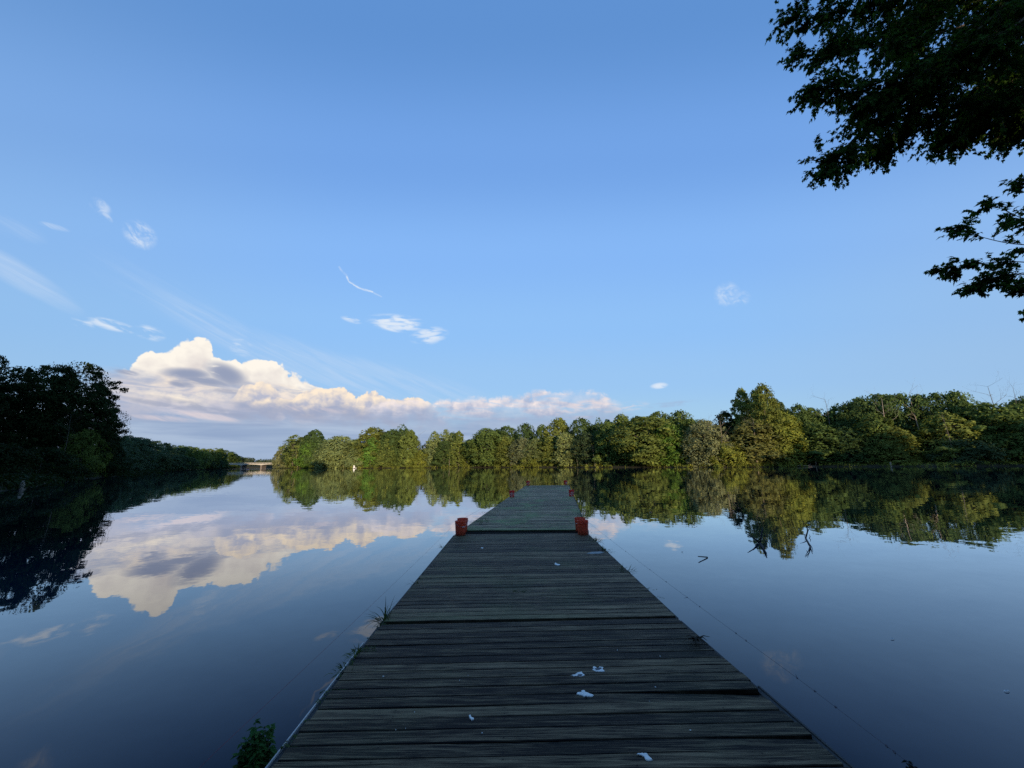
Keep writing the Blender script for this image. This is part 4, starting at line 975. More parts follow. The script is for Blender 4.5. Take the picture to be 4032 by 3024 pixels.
def dock_section(i, near, far):
    (a0, a1), (b0, b1) = [tuple(Vector((p[0], p[1], 0)) for p in e) for e in (near, far)]
    gap0 = 0.0 if i in (0,) else .045; gap1 = .04
    dl, dr = (b0 - a0).normalized(), (b1 - a1).normalized()
    a0, a1, b0, b1 = a0 + dl * gap0, a1 + dr * gap0, b0 - dl * gap1, b1 - dr * gap1
    ctr = (a0 + a1 + b0 + b1) / 4
    root = empty('dock_section', (ctr.x, ctr.y, 0), 0, SECTION_LABELS[i], 'dock', 'floating sections of the dock')
    L = ((b0 - a0).length + (b1 - a1).length) / 2
    V, F, Rn, Rm, Ra = [], [], [], [], []
    y = 0.0; k = 0; tilt = rngd.normal() * .0003
    zs = rngd.uniform(-.006, .006)
    while y < L - .04:
        w = rngd.uniform(.132, .146) if i < 2 else rngd.uniform(.13, .15)
        if y + w > L - .05: w = L - y
        g = rngd.uniform(.003, .007) if rngd.uniform() < .85 else rngd.uniform(.007, .012)
        skew = rngd.normal() * .004
        t0, t1 = y / L, (y + w - g) / L
        ns = 14; warp = rngd.normal(size=4) * np.array([.002, .002, .0015, .0012]); ph = rngd.uniform(0, 6, 4)
        o0, o1 = rngd.normal(0, .008, 2)
        drop_r = 0.0
        if i == 0:
            yc = a1.y + dr.y * (y + w / 2)
            if abs(yc - 3.62) < .08: drop_r = -.032
            elif abs(yc - 3.08) < .08: drop_r = -.022
        base = len(V)
        for s in range(ns + 1):
            u = s / ns; uu = u + (o0 if s == 0 else 0) / 3.5 + (o1 if s == ns else 0) / 3.5
            p0 = a0.lerp(b0, t0).lerp(a1.lerp(b1, t0), uu); p1 = a0.lerp(b0, t1).lerp(a1.lerp(b1, t1), uu)
            z = DECK_Z + zs + sum(warp[q] * math.sin((q + 1) * 2.2 * u + ph[q]) for q in range(4)) * .7 + tilt * k
            dz = drop_r * max(0, (u - .62) / .38) ** 1.5
            sk = skew * (u - .5) * 2 + (-.02 * max(0, (u - .7) / .3) if drop_r else 0)
            r_ = .006
            for (pp, off, zz) in ((p0, 0, -.036), (p0, 0, -r_), (p0, r_, 0), (p1, -r_, 0), (p1, 0, -r_), (p1, 0, -.036)):
                V.append((pp.x - ctr.x, pp.y + off + sk - ctr.y, z + dz + zz)); Rn.append(0)
            Ra += [0, 0, .05, .95, 1, 1]
        rv = rngd.uniform()
        for q in range(base, len(V)): Rn[q] = rv
        mb_ = .75 if (i == 1 and k == 0) else .3 if (i == 1 and k == 1) else .7 if (i == 2 and k < 2) else 0.0
        Rm += [mb_ * max(0.0, 1 - 1.1 * (q // 6) / ns) if i == 1 else mb_ for q in range(len(V) - base)]
        for s in range(ns):
            for c in range(5):
                i0 = base + s * 6 + c; F.append((i0 + 6, i0 + 7, i0 + 1, i0))
        F.append(tuple(base + c for c in range(6))); F.append(tuple(base + ns * 6 + c for c in range(5, -1, -1)))
        y += w; k += 1
    me = mesh_np('decking', V, F, {'rnd': Rn, 'mossy': Rm, 'across': Ra})
    o = link('decking', me, WOOD, root); o.color = (SHEEN_GAIN[i], MOSS[i], 0, 1)
    def board(name, p, q, z, th, h, mat):
        d = (q - p); g = Geo(); g.box((0, 0, 0), (d.length, th, h))
        bo = g.build(name, mat, root); m = (p + q) / 2 - ctr
        bo.location = (m.x, m.y, z); bo.rotation_euler = (0, 0, math.atan2(d.y, d.x)); return bo
    ol = Vector((dl.y, -dl.x, 0)); orr = Vector((dr.y, -dr.x, 0))
    board('edge_board', a0 - ol * .026, b0 - ol * .026, DECK_Z - .11, .04, .17, RIM)
    board('edge_board', a1 + orr * .026, b1 + orr * .026, DECK_Z - .11, .04, .17, RIM)
    board('end_board', b0 + dl * -.03 + orr * .03, b1 - dr * .03 - orr * .03, DECK_Z - .13, .04, .18, RIM)
    board('end_board', a0 + dl * .03 + orr * .03, a1 + dr * .03 - orr * .03, DECK_Z - .13, .04, .18, RIM)
    if i == 0:
        s0, s1 = a0.lerp(b0, .5), a0.lerp(b0, .93)
        board('edge_strip', s0 - ol * .053, s1 - ol * .053, DECK_Z - .016, .010, .018, EDGE_STRIP)
        s0, s1 = a1.lerp(b1, .5), a1.lerp(b1, .78)
        board('edge_strip', s0 + orr * .056, s1 + orr * .056, DECK_Z - .03, .016, .026, RIM)
    for s in (.02, .25, .5, .75, .98):
        p, q = a0.lerp(a1, s), b0.lerp(b1, s); p = p + (q - p).normalized() * .06; q = q - (q - p).normalized() * .06
        jw = .30 if s in (.02, .98) else .09
        jo = board('joist', p + (a1 - a0).normalized() * (jw / 2 if s == .02 else -jw / 2 if s == .98 else 0), q + (a1 - a0).normalized() * (jw / 2 if s == .02 else -jw / 2 if s == .98 else 0), DECK_Z - .15, jw, .11, RIM)
    for s in (.12, .5, .88):
        g = Geo(); m = (a0.lerp(b0, s) + a1.lerp(b1, s)) / 2 - ctr
        g.box((m.x, m.y, -.02), (3.1, .9, .44)); g.build('float', FLOAT, root)
    return root
pairs = [(EDGES[0], EDGES[1]), (EDGES[1], EDGES[2]), (START2, EDGES[3]), (EDGES[3], EDGES[4]), (EDGES[4], EDGES[5]), (EDGES[5], EDGES[6])]
for i, (n_, f_) in enumerate(pairs): dock_section(i, n_, f_)

# ------------------------------------------------------------------ buckets
def text_mesh(body, size):
    cu = bpy.data.curves.new('lettering', 'FONT'); cu.body = body; cu.size = size; cu.align_x = 'CENTER'; cu.space_line = .8
    ob = bpy.data.objects.new('lettering', cu); COL.objects.link(ob)
    bpy.context.view_layer.update()
    me = bpy.data.meshes.new_from_object(ob.evaluated_get(bpy.context.evaluated_depsgraph_get()))
    bpy.data.objects.remove(ob); bpy.data.curves.remove(cu); return me
def wrap(me, r_of_z, zc, rot, push, yaw):
    """lay flat lettering round the bucket's side, tilted by rot, facing yaw"""
    ca, sa = math.cos(rot), math.sin(rot)
    for v in me.vertices:
        x, y = v.co.x * ca - v.co.y * sa, v.co.x * sa + v.co.y * ca
        z = zc + y; r = r_of_z(z) + push; a = yaw + x / r
        v.co = (r * math.cos(a), r * math.sin(a), z)
    me.update(); return me
BH = .37
def r_of_z(z): return .130 + .020 * z / BH
BUCKETS = {}
def make_bucket(key, mat, lid, mark, handle_yaw):
    parts = []
    g = Geo()
    g.lathe([(.02, .0), (.124, .0), (.130, .006), (.1365, .12), (.1435, .25), (.1455, .285), (.1465, .287), (.152, .290), (.152, .297), (.147, .300), (.147, .312), (.153, .315), (.153, .322), (.148, .325), (.148, .338),
             (.1545, .341), (.1545, .362), (.152, .369), (.146, .370), (.1435, .366), (.1425, .30), (.134, .12), (.127, .012), (.02, .012)], 40)
    parts.append(('body', g.mesh('body'), mat))
    if lid:
        g = Geo(); g.lathe([(.160, .345), (.161, .375), (.157, .383), (.146, .384), (.143, .377), (.06, .376), (.0, .376)], 40); parts.append(('lid', g.mesh('lid'), mat))
    a = handle_yaw; g = Geo(); pts = []
    for k in range(17):
        t = math.pi * k / 16; rr = .162
        x, h = rr * math.cos(t), -rr * .98 * math.sin(t)
        out = .158 + .012 * math.sin(t)
        pts.append((x * math.cos(a) - out * math.sin(t) * -math.sin(a) * .98, x * math.sin(a) - out * math.sin(t) * math.cos(a) * .98, .325 + h * .62))
    g.tube(pts, .0028, 6); parts.append(('handle', g.mesh('handle'), WIRE))
    g = Geo(); g.tube(pts[7:10], .010, 8); parts.append(('grip', g.mesh('grip'), WHITE))
    if mark:
        yaw = -math.pi / 2
        # white tilted square frame with three rows of slanted lettering
        me = text_mesh('THE\nHOME\nDEPOT', .052); bm = bmesh.new(); bm.from_mesh(me)
        for v in bm.verts: v.co.x *= 1.15; v.co.y += .040
        s = .098
        for (x0, y0, x1, y1) in ((-s, -s, s, -s + .012), (-s, s - .012, s, s), (-s, -s + .012, -s + .012, s - .012), (s - .012, -s + .012, s, s - .012)):
            for q in range(8):
                pass
            n = 10; vs = []
            for q in range(n + 1):
                t = q / n
                if x1 - x0 > y1 - y0: vs.append((bm.verts.new((x0 + (x1 - x0) * t, y0, 0)), bm.verts.new((x0 + (x1 - x0) * t, y1, 0))))
                else: vs.append((bm.verts.new((x1, y0 + (y1 - y0) * t, 0)), bm.verts.new((x0, y0 + (y1 - y0) * t, 0))))
            for q in range(n): bm.faces.new((vs[q][0], vs[q + 1][0], vs[q + 1][1], vs[q][1]))
        bmesh.ops.triangulate(bm, faces=bm.faces); bmesh.ops.subdivide_edges(bm, edges=[e for e in bm.edges if e.calc_length() > .03], cuts=2, use_grid_fill=True)
        bm.to_mesh(me); bm.free()
        parts.append(('mark', wrap(me, r_of_z, .165, math.radians(42), .0022, yaw), WHITE))
    for (_, me, m) in parts:
        me.materials.clear(); me.materials.append(m); me.shade_smooth() if _ in ('body', 'lid', 'handle', 'grip') else None
    BUCKETS[key] = parts
make_bucket('old', BK_OLD, False, False, .4)
make_bucket('old2', BK_OLD, False, False, -.9)
make_bucket('new', BK_NEW, True, True, 1.2)
BPOS = {}
def bucket(key, x, y, yaw, label, tilt=0.0):
    r_ = empty('bucket', (x, y, DECK_Z + .006), yaw, label, 'bucket', 'red plastic buckets along the dock edges'); r_.rotation_euler.x = tilt
    for (nm, me, m) in BUCKETS[key]:
        o = bpy.data.objects.new(nm, me); COL.objects.link(o); o.parent = r_
    return r_
def bpt(px, py): p = on_plane(px, py, DECK_Z); return p.x, p.y
S = .146
x, y = bpt(1810, 2112); bucket('old', x, y + S, .2, 'front dirty red bucket of the left pair on the dock'); NL = (x, y + S)
bucket('old2', at_depth(1821, 2085, NL[1] + .50).x, NL[1] + .50, 1.1, 'rear red bucket of the left pair, half hidden by the dirty front one')
x, y = bpt(2300, 2110); bucket('old', x, y + S, 2.6, 'front dirty red bucket of the right pair, with a white handle grip'); NR = (x, y + S)
bucket('old2', at_depth(2285, 2080, NR[1] + .50).x, NR[1] + .50, .3, 'rear red bucket of the right pair, half hidden by the front one')
x, y = bpt(2015.5, 1960); bucket('new', x, y + S, -.05, 'bright red lidded bucket with a white mark, middle of the left dock edge'); ML = (x, y + S)
x, y = bpt(2252, 1957); bucket('new', x, y + S, .12, 'bright red lidded bucket with a white mark, middle of the right dock edge'); MR = (x, y + S)
x, y = bpt(2079.5, 1911.5); bucket('new', x, y + S, 0, 'small-looking red bucket at the far left corner of the dock'); FL = (x, y + S)
x, y = bpt(2228, 1909.5); bucket('new', x, y + S, .3, 'small-looking red bucket at the far right corner of the dock'); FR = (x, y + S)

# ------------------------------------------------------------------ twine strung from bucket to bucket along both edges
def twine(name, pts, mat, label, r=.0022, knots=()):
    root = empty(name, pts[0], 0, label, 'twine', 'twine strung along the dock edges'); o = Vector(pts[0])
    g = Geo(); out = []
    for a, b in zip(pts[:-1], pts[1:]):
        a, b = Vector(a), Vector(b); L = (b - a).length
        for k in range(12): t = k / 12; out.append(a.lerp(b, t) - Vector((0, 0, .006 * L * t * (1 - t) * 2)) - o)
    out.append(Vector(pts[-1]) - o)
    g.tube(out, r, 5); g.build('line', mat, root)
    rk = np.random.default_rng(3)
    for t in knots:
        k = int(t * (len(out) - 1)); f = t * (len(out) - 1) - k; p = out[k].lerp(out[min(k + 1, len(out) - 1)], f)
        kg = Geo(); kg.tube([p + Vector((-.006, -.012, .001)), p + Vector((0, 0, .002)), p + Vector((.006, .012, -.001))], [.003, .006, .003], 6)
        kg.tube([p, p + Vector(rk.normal(size=3) * .012)], [.002, .001], 4); kg.build('knot', STRINGG, root)
    return root
zt_ = DECK_Z + .345
yL = on_plane(850, 2960, zt_)
twine('twine', [(yL.x - .0, -1.2, zt_ + .01), (yL.x, yL.y, zt_), (NL[0] - .12, NL[1] - .1, zt_ - .01)], STRING, 'thin reddish twine running from the left front bucket towards the camera', .0010)
twine('twine', [(NL[0], NL[1] + .9, zt_ - .01), (ML[0] - .1, ML[1], zt_)], STRINGG, 'thin grey twine between the left bucket pair and the middle left bucket', .002)
yR = on_plane(3170, 2693, zt_)
twine('twine', [(yR.x + .02, -1.2, zt_), (yR.x, yR.y, zt_), (NR[0] + .14, NR[1] - .1, zt_ - .015)], STRINGG, 'thin knotted twine running from the right front bucket towards the camera', .0013,
      [.335, .352, .36, .40, .425, .43, .47, .49, .505, .545, .555, .60, .62, .66, .7, .78, .85])
twine('twine', [(NR[0] + .05, NR[1] + .9, zt_ - .01), (MR[0] + .1, MR[1], zt_), (FR[0] + .1, FR[1], zt_)], STRINGG, 'thin twine along the right edge behind the right bucket pair', .002)

# ------------------------------------------------------------------ white droppings on the boards
def dropping(outline, label, holes=(), mat=None):
    """outline in photo pixels, laid on the deck"""
    c = on_plane(sum(p[0] for p in outline) / len(outline), sum(p[1] for p in outline) / len(outline), DECK_Z + .004)
    bm = bmesh.new(); P = [on_plane(x, y, DECK_Z + .009) - c for x, y in outline]
    n = len(P); rr = np.random.default_rng(n)
    ring = []
    for i in range(n):
        p, q = P[i], P[(i + 1) % n]
        for t in (0, .33, .66): ring.append(p.lerp(q, t) + Vector((rr.normal() * .0022, rr.normal() * .0022, 0)))
    top = [bm.verts.new((v.x * .93, v.y * .93, v.z + .002)) for v in ring]; low = [bm.verts.new((v.x, v.y, v.z - .004)) for v in ring]
    bm.faces.new(top)
    for i in range(len(ring)): bm.faces.new((low[i], low[(i + 1) % len(ring)], top[(i + 1) % len(ring)], top[i]))
    bmesh.ops.recalc_face_normals(bm, faces=bm.faces)
    me = bpy.data.meshes.new('bird_dropping'); bm.to_mesh(me); bm.free()
    o = link('bird_dropping', me, mat or DROP, None, c); tag(o, label, 'dropping', 'white droppings on the dock boards')
    for h in holes:
        hp = [on_plane(x, y, DECK_Z + .0135) - c for x, y in h]
        b = bmesh.new(); t = [b.verts.new(v) for v in hp]; l = [b.verts.new((v.x, v.y, v.z - .004)) for v in hp]; b.faces.new(t)
        for i in range(len(hp)): b.faces.new((l[i], l[(i + 1) % len(hp)], t[(i + 1) % len(hp)], t[i]))
        bmesh.ops.recalc_face_normals(b, faces=b.faces)
        m2 = bpy.data.meshes.new('dark_centre'); b.to_mesh(m2); b.free(); link('dark_centre', m2, DROP_DARK, o)
    return o
def cr(pts, x0, y0, s): return [(x0 + x * s, y0 + y * s) for x, y in pts]
k_ = 300 / 1991
dropping(cr([(275, 718), (440, 700), (440, 680), (490, 650), (580, 640), (600, 625), (612, 650), (690, 715), (640, 752), (540, 760), (500, 745), (380, 748), (370, 725)], 2200, 2550, k_), 'ring-shaped white dropping with a dark centre, leftmost on the near dock section',
         [cr([(490, 715), (520, 690), (615, 690), (620, 712), (570, 733), (510, 730)], 2200, 2550, k_)])
dropping(cr([(868, 510), (910, 490), (960, 505), (1010, 545), (1075, 500), (1165, 510), (1150, 560), (1205, 600), (1190, 625), (1040, 632), (975, 620), (860, 575), (925, 555)], 2200, 2550, k_), 'half-smeared white dropping, uppermost of the three close together',
         [cr([(940, 540), (975, 535), (1080, 515), (1130, 530), (1060, 570), (975, 580)], 2200, 2550, k_)])
dropping(cr([(455, 1190), (510, 1165), (590, 1155), (600, 1120), (640, 1105), (690, 1125), (695, 1160), (800, 1195), (915, 1245), (880, 1268), (740, 1272), (660, 1275), (600, 1240), (470, 1215)], 2200, 2550, k_), 'wing-shaped white dropping, lowest of the three close together',
         [cr([(690, 1262), (720, 1245), (745, 1280), (715, 1290)], 2200, 2550, k_)])
k2 = 1500 / 2212
dropping(cr([(895, 985), (925, 980), (955, 985), (970, 1003), (988, 1018), (962, 1022), (945, 1018), (938, 1000), (915, 990)], 1900, 2300, k2), 'curved white dropping at the bottom of the photo')
dropping(cr([(1338, 1015), (1345, 1010), (1372, 1025), (1400, 1028), (1396, 1036), (1368, 1038), (1340, 1030)], 1700, 1850, 800 / 2212), 'small white dropping on the second dock section')
dropping(cr([(1686, 910), (1740, 893), (1840, 888), (1880, 898), (1830, 910), (1740, 914)], 1700, 1850, 800 / 2212), 'long pale smear at the right edge of the second dock section', (), SMEAR)
k3 = 1150 / 2212
dropping(cr([(1914, 995), (1926, 990), (1936, 1008), (1956, 1022), (1940, 1028), (1922, 1018)], 850, 2300, k3), 'small white fleck alone on the left of the near dock section')
dropping(cr([(530, 848), (550, 844), (565, 850), (548, 855)], 1700, 1850, 800 / 2212), 'tiny white fleck on the left of the second dock section')
rngs = np.random.default_rng(77)
for i in range(15):
    px, py = rngs.uniform(1300, 2900), rngs.uniform(2480, 3000); p = on_plane(px, py, DECK_Z)
    if not (-1.3 < p.x < 1.9): continue
    r_ = rngs.uniform(.002, .0045); g = Geo(); nn = 7
    g.lathe([(r_, -.004), (r_ * .9, .003), (r_ * .4, .005), (.0005, .005)], nn); o = g.build('grit_speck', DROP, None, loc=p + Vector((0, 0, .008))); o.scale = (rngs.uniform(.7, 2), 1, 1)
    tag(o, 'tiny pale speck lying on the near boards', 'speck', 'pale specks on the near boards')

# ------------------------------------------------------------------ grass and weeds along the dock
GRASS = foliage_mat('grass_blades', None, .3, 3.0)
def blade(V, F, R, p, d, L, w, droop, rv, n=6):
    side = Vector((-d.y, d.x, 0)); side = side.normalized() if side.length > 1e-3 else Vector((1, 0, 0)); i0 = len(V); q = Vector(p); dd = d.normalized()
    for k in range(n + 1):
        t = k / n; ww = w * (1 - t ** 1.6) + .0006
        V.append(tuple(q - side * ww)); V.append(tuple(q + side * ww)); R += [rv, rv]
        dd = (dd + Vector((d.x * .25, d.y * .25, -droop)) * (1 / n)).normalized(); q = q + dd * L / n
    for k in range(n): a = i0 + 2 * k; F.append((a, a + 1, a + 3, a + 2))
def grass(px, py, n, L, label, seed, colour=(.05, .085, .025), z=DECK_Z, spread=.05, w=.004, lean=(-.3, 0), name='grass_tuft', cat='grass tuft', loc=None):
    r_ = np.random.default_rng(seed); V, F, R = [], [], []
    for _ in range(n):
        a = r_.uniform(0, 6.28); o = r_.uniform(0, spread)
        d = Vector((math.cos(a) * r_.uniform(.1, .9) + lean[0], math.sin(a) * r_.uniform(.1, .9) + lean[1], r_.uniform(.5, 1.3)))
        blade(V, F, R, (math.cos(a) * o, math.sin(a) * o * 1.6, -.02), d, L * r_.uniform(.4, 1.1), w * r_.uniform(.6, 1.2), r_.uniform(.5, 2.4), r_.uniform(0, 1))
    o = link(name, mesh_np(name, V, F, {'rnd': R}), GRASS, None, loc or on_plane(px, py, z)); o.color = (*colour, 1)
    return tag(o, label, cat, 'weeds along the dock edges')
grass(1512, 2440, 34, .30, 'long-bladed grass tuft at the left end of the first dock joint', 1, (.045, .075, .03), spread=.07, w=.006, lean=(-.35, .1))
grass(1400, 2572, 46, .11, 'short green grass tuft upper on the left edge of the near section', 2, (.07, .10, .025), spread=.08, w=.005)
grass(1355, 2632, 44, .09, 'short green grass tuft lower on the left edge of the near section', 3, (.06, .09, .025), spread=.09, w=.005)
grass(1750, 2155, 26, .16, 'thin grass at the left edge in front of the left bucket pair', 5, (.05, .085, .03), spread=.12)
grass(1640, 2292, 22, .14, 'thin grass halfway along the left edge of the second section', 6, (.05, .085, .03), spread=.10)
grass(2345, 2128, 60, .16, 'leafy weeds at the right edge in front of the right bucket pair', 7, (.05, .09, .03), spread=.16, w=.007, lean=(.2, 0))
grass(2382, 2165, 60, .13, 'leafy weeds on the right edge beside the long pale smear', 8, (.05, .09, .03), spread=.18, w=.007, lean=(.2, 0))
grass(2468, 2245, 40, .12, 'leafy weeds farther down the right edge of the second section', 9, (.045, .08, .03), spread=.14, w=.006, lean=(.2, 0))
grass(1880, 2055, 80, .20, 'grassy fringe on the left edge just behind the left bucket pair', 10, (.06, .10, .03), spread=.4, w=.005)
grass(1925, 2022, 60, .16, 'grassy fringe on the left edge of the third section', 11, (.06, .10, .03), spread=.45, w=.005)
grass(2290, 2030, 80, .16, 'grassy fringe on the right edge of the third section', 12, (.06, .10, .03), spread=.5, w=.005, lean=(.2, 0))
# moss and tiny weeds on the boards of the farther sections: nobody could count them
V, F, R = [], [], []; rm = np.random.default_rng(8)
clumps = []
for i in range(1, 6):
    (n0, n1), (f0, f1) = pairs[i]
    for _ in range(10 if i == 1 else 60):
        u = rm.beta(.5, .5) if rm.uniform() < .6 else rm.uniform(); v = rm.uniform()
        x = (n0[0] * (1 - v) + f0[0] * v) * (1 - u) + (n1[0] * (1 - v) + f1[0] * v) * u; y = (n0[1] * (1 - v) + f0[1] * v) * (1 - u) + (n1[1] * (1 - v) + f1[1] * v) * u
        clumps.append((x, y, rm.uniform(.05, .22)))
for k in range(60): # left fringe of the near section, dark moss
    v = rm.uniform(.45, 1); (n0, n1), (f0, f1) = pairs[0]; clumps.append((n0[0] * (1 - v) + f0[0] * v + rm.uniform(0, .14), n0[1] * (1 - v) + f0[1] * v, rm.uniform(.02, .07)))
for (x, y, r_) in clumps:
    for _ in range(int(26 + r_ * 160)):
        a = rm.uniform(0, 6.28); o = r_ * rm.uniform() ** .6
        d = Vector((math.cos(a + 1) * .7, math.sin(a + 1) * .7, rm.uniform(.3, .9)))
        blade(V, F, R, (x + math.cos(a) * o * 1.5, y + math.sin(a) * o * .7, DECK_Z + .0), d, rm.uniform(.015, .05) * (1 if y > 6 else .6), .006, 1.2, rm.uniform(0, 1), 2)
o = link('moss', mesh_np('moss', V, F, {'rnd': R}), GRASS); o.color = (.060, .090, .030, 1); tag(o, kind='stuff')

# leafy bush beside the dock, lower left
def leafy_bush(loc, h, w, n, seed, label, colour, leaf=.032):
    r_ = np.random.default_rng(seed); root = empty('leafy_bush', loc, 0, label, 'bush', 'bushes beside the dock')
    g = Geo(); tips = []
    for _ in range(n):
        a = r_.uniform(0, 6.28); q = r_.uniform(.1, 1); hh = h * r_.uniform(.55, 1.05) * (1 - .25 * q)
        p = [Vector((0, 0, -.1)) + Vector((math.cos(a), math.sin(a), 0)) * w * .3 * q]
        for k in range(1, 6):
            t = k / 5; p.append(Vector((math.cos(a) * w * q * (.3 + .7 * t), math.sin(a) * w * q * (.3 + .7 * t), hh * t)))
        g.tube(p, [.004, .0036, .003, .0025, .002, .001], 5); tips.append(p)
    g.build('stems', BARK, root)
    V, F, R = [], [], []
    for p in tips:
        for k in range(9):
            t = .35 + .65 * k / 8; i = min(4, int(t * 5)); f = t * 5 - i; c = p[i].lerp(p[i + 1], f)
            for s in range(3):
                a = r_.uniform(0, 6.28); d = Vector((math.cos(a), math.sin(a), r_.uniform(-.3, .5))).normalized(); L = leaf * r_.uniform(.7, 1.5) * (1.1 - .3 * (k == 8)); u = d.cross(Vector((0, 0, 1))).normalized(); nn = u.cross(d)
                i0 = len(V); rv = r_.uniform()
                pts = [(0, 0), (.2, .30), (.5, .36), (.8, .2), (1.15, 0), (.8, -.2), (.5, -.36), (.2, -.30)]
                mid = [(.2, 0), (.5, 0), (.8, 0)]
                for (x_, y_) in pts: V.append(tuple(c + d * (x_ * L) + u * (y_ * L) + nn * (abs(y_) * L * .35 - x_ * x_ * L * .25))); R.append(rv)
                for (x_, y_) in mid: V.append(tuple(c + d * (x_ * L) - nn * (x_ * x_ * L * .25))); R.append(rv)
                m0 = i0 + 8
                F += [(i0, i0 + 1, m0), (i0 + 1, i0 + 2, m0 + 1, m0), (i0 + 2, i0 + 3, m0 + 2, m0 + 1), (i0 + 3, i0 + 4, m0 + 2), (i0 + 4, i0 + 5, m0 + 2), (i0 + 5, i0 + 6, m0 + 1, m0 + 2), (i0 + 6, i0 + 7, m0, m0 + 1), (i0 + 7, i0, m0)]
    o = link('leaves', mesh_np('leaves', V, F, {'rnd': R}), GRASS, root); o.color = (*colour, 1); return root
b_ = at_depth(1008, 2960, 3.02)
leafy_bush((b_.x, b_.y,   .05), .46, .118, 52, 41, 'dense green leafy bush at the left edge of the dock, bottom of the photo', (.045, .115, .030))
b_ = at_depth(3568, 3012, 2.9)
leafy_bush((b_.x, b_.y, .0), b_.z + .04, .05, 14, 43, 'dark tip of a bush right of the dock at the bottom edge', (.012, .016, .010))
# dry root clump on the right edge
c = on_plane(2741, 2530, DECK_Z + .01); rr = np.random.default_rng(5); g = Geo()
for k in range(16):
    a = rr.uniform(0, 6.28); d = Vector((math.cos(a), math.sin(a) * .6, rr.uniform(-.02, .5))); L = rr.uniform(.06, .16)
    p0 = Vector((rr.normal() * .015, rr.normal() * .015, .03)); g.tube([p0 - d * L * .3, p0 + Vector((0, 0, .012)), p0 + d * L * .5 + Vector((0, 0, .01)), p0 + d * L - Vector((0, 0, .03))], [.004, .007, .005, .0015], 5)
tag(g.build('root_clump', plain('dry_root', (.075, .062, .045), .9, .4, 40, .1), None, True, loc=c), 'clump of dry crossing roots on the right edge of the near dock section', 'root clump')

# ------------------------------------------------------------------ the maple overhead at the right
LEAF = foliage_mat('maple_leaf', None, .40, 1.2)
OUT = [(0, -.05), (.10, -.02), (.34, -.10), (.26, .06), (.50, .22), (.30, .26), (.40, .52), (.20, .44), (.13, .62), (0, 1.0)]
OUT = OUT + [(-x, y) for x, y in OUT[-2:0:-1]]
NLV = len(OUT)
def maple_leaves(P, D, Nn, size, rnd):
    P, D, Nn = map(np.asarray, (P, D, Nn)); D = D / np.linalg.norm(D, axis=1)[:, None]
    S = np.cross(D, Nn); S /= (np.linalg.norm(S, axis=1)[:, None] + 1e-9); U = np.cross(S, D)
    n = len(P); V = np.empty((n, NLV + 1, 3)); size = np.asarray(size)[:, None]
    for k, (x, y) in enumerate(OUT):
        V[:, k] = P + S * (x * 1.05 * size) + D * (y * size) + U * ((abs(x) * .28 - y * y * .22) * size)
    V[:, NLV] = P + D * (.22 * size) - U * (.012 * size)
    base = np.arange(n)[:, None, None] * (NLV + 1)
    tri = np.array([(k, (k + 1) % NLV, NLV) for k in range(NLV)])
    F = (base + tri[None]).reshape(-1, 3)
    return V.reshape(-1, 3), F, np.repeat(np.asarray(rnd), NLV + 1)
rl = np.random.default_rng(17)
maple = empty('maple_tree', (10.2, .2, .4), 0, 'dark maple overhanging the water from the right, its leaves filling the top right corner', 'tree')
MO = Vector(maple.location)
mp = lambda px, py, Y: at_depth(px, py, Y) - MO
g = Geo(); tr = [Vector((0, 0, -.8)), Vector((.05, .1, 1.5)), Vector((-.1, .2, 3.4)), Vector((-.2, .3, 5.6)), Vector((-.1, .4, 8)), Vector((.2, .6, 11))]
g.tube(tr, [.34, .27, .24, .20, .15, .06], 12); g.build('trunk', BARK, maple, True)
# limbs: (start height along the trunk, photo-side way points with distances)
LIMBS = [
 (tr[3], [(4400, -500, 5.2), (3900, -150, 6.2), (3450, 20, 6.9), (3140, 70, 7.2)]),
 (tr[3], [(4300, -250, 5.4), (3850, 120, 6.4), (3450, 330, 6.9), (3210, 360, 7.1)]),
 (tr[3], [(4300, 0, 5.6), (3800, 300, 6.6), (3440, 480, 7.2), (3265, 655, 7.5)]),
 (tr[2], [(4350, 150, 5.8), (4000, 380, 6.8), (3640, 450, 7.4), (3470, 585, 7.7)]),
 (tr[2], [(4400, 250, 6.2), (4100, 360, 7.0), (3870, 480, 7.6), (3750, 530, 7.9)]),
 (tr[4], [(4300, -900, 5.0), (3800, -500, 6.0), (3400, -260, 6.6), (3120, -60, 6.9)]),
 (tr[4], [(4200, -700, 5.2), (3900, -300, 6.6), (3650, 0, 7.4), (3560, 220, 7.8)]),
 (tr[3], [(4500, -200, 6.0), (4200, 100, 7.4), (3950, 280, 8.2), (3820, 390, 8.6)]),
 (tr[2], [(4500, 300, 6.0), (4250, 400, 6.8), (4100, 430, 7.3), (3985, 500, 7.6)]),
]
LIMBS += [
 (tr[3], [(4500, -400, 5.4), (3950, 30, 6.4), (3520, 170, 6.9), (3150, 205, 7.2)]),
 (tr[4], [(4400, -500, 5.6), (3900, -60, 6.8), (3580, 80, 7.4), (3330, 150, 7.8)]),
 (tr[4], [(4500, -800, 5.4), (4100, -350, 6.6), (3800, -100, 7.4), (3600, 90, 8.0)]),
 (tr[3], [(4500, -300, 5.8), (4150, -50, 7.0), (3850, 140, 7.8), (3640, 320, 8.4)]),
 (tr[3], [(4400, -200, 5.2), (4000, 100, 6.0), (3650, 280, 6.6), (3400, 420, 7.0)]),
 (tr[3], [(4500, -100, 6.2), (4200, 150, 7.6), (4000, 240, 8.4), (3900, 410, 8.8)]),
]
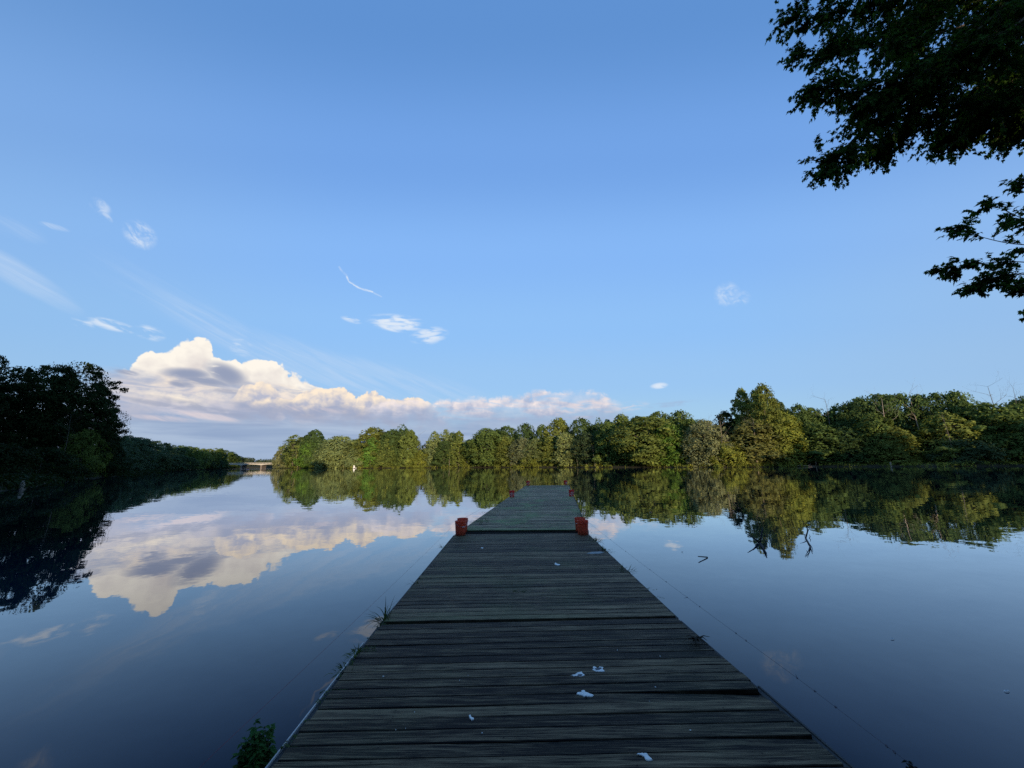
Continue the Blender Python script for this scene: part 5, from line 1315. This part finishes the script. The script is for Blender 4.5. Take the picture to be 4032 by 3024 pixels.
LOW = [
 (tr[1], [(4700, 1000, 5.2), (4300, 950, 6.0), (4050, 870, 6.5), (3900, 800, 6.9)]),
 (tr[1], [(4700, 950, 5.2), (4300, 960, 6.0), (3990, 960, 6.5), (3770, 905, 6.9)]),
 (tr[1], [(4700, 1000, 5.2), (4300, 1050, 6.0), (3960, 1030, 6.5), (3700, 1062, 6.9)]),
 (tr[1], [(4700, 1050, 5.2), (4350, 1120, 5.9), (4020, 1080, 6.4), (3830, 1125, 6.8)]),
 (tr[1], [(4700, 900, 5.4), (4350, 800, 6.2), (4150, 740, 6.7), (4015, 722, 6.9)]),
 (tr[1], [(4700, 1000, 5.0), (4400, 1180, 5.7), (4180, 1180, 6.0), (4010, 1140, 6.3)]),
]
TW = Geo(); LP, LD, LN, LS, LR = [], [], [], [], []
def bez(pts, n):
    out = []
    for i in range(len(pts) - 1):
        p0, p1, p2, p3 = pts[max(0, i - 1)], pts[i], pts[i + 1], pts[min(len(pts) - 1, i + 2)]
        for k in range(n):
            t = k / n
            out.append(.5 * ((2 * p1) + (p2 - p0) * t + (2 * p0 - 5 * p1 + 4 * p2 - p3) * t * t + (3 * p1 - p0 - 3 * p2 + p3) * t ** 3))
    out.append(pts[-1]); return out
def leaf_at(c, twig_dir, size, hang):
    d = Vector((rl.normal() * .5, rl.normal() * .5, -hang + rl.normal() * .3)) + twig_dir * rl.uniform(.5, 1.3)
    LP.append(tuple(c)); LD.append(tuple(d.normalized())); LN.append(tuple(Vector((rl.normal() * .5, rl.normal() * .5 - .25, 1 + rl.normal() * .35)))); LS.append(size * rl.uniform(.65, 1.2)); LR.append(rl.uniform())
def twig(p, d, L, size, hang, n, sub=True):
    pts = [p]; dd = d.normalized(); m = 6
    for k in range(m):
        dd = (dd + Vector(rl.normal(size=3) * .12) + Vector((0, 0, -.07 * hang))).normalized(); pts.append(pts[-1] + dd * L / m)
    TW.tube(pts, [.0045 * (1 - .8 * k / m) + .0008 for k in range(m + 1)], 4, cap=False)
    for k in range(n):
        t = rl.uniform(.12, 1.0) ** .8 * m; i = min(m - 1, int(t)); c = pts[i].lerp(pts[i + 1], t - i)
        leaf_at(c + Vector(rl.normal(size=3) * .02), (pts[i + 1] - pts[i]).normalized(), size, hang)
    leaf_at(pts[-1], dd, size, hang)
    if sub:
        for _ in range(3):
            i = rl.integers(1, m); nd = (dd + Vector(rl.normal(size=3)) * .6).normalized()
            twig(pts[i], nd, L * .55, size, hang, max(3, n // 2), False)
def limb(start, way, r0, ntw, tl, size, hang, nl, from_t=.25, fan=.55):
    P = bez([start] + [mp(*w) for w in way], 7)
    N_ = len(P)
    g.tube(P, [r0 * (1 - .93 * k / (N_ - 1)) + .002 for k in range(N_)], 7)
    for _ in range(ntw):
        t = from_t + (1 - from_t) * rl.uniform() ** .75; k = min(N_ - 2, int(t * (N_ - 1))); d = (P[k + 1] - P[k]).normalized()
        nd = (d * .9 + Vector(rl.normal(size=3)) * fan + Vector((0, 0, -.12))).normalized()
        twig(P[k], nd, tl * rl.uniform(.6, 1.15) * (1.12 - .55 * t), size, hang, nl)
    twig(P[-2], (P[-1] - P[-3]).normalized(), tl * .45, size, hang, nl)
g = Geo()
for (s, w) in LIMBS: limb(s, w, .05, 112, .92, .086, .55, 18)
for (s, w) in LOW: limb(s, w, .020, 25, .46, .084, .32, 9, .40, .34)
g.build('limb', BARK, maple, True)
TW.build('twigs', BARK, maple)
V, F, R = maple_leaves(LP, LD, LN, LS, LR)
o = link('crown', mesh_np('crown', V, F, {'rnd': R}), LEAF, maple); o.color = (.034, .078, .014, 1)
print('maple leaves', len(LP))
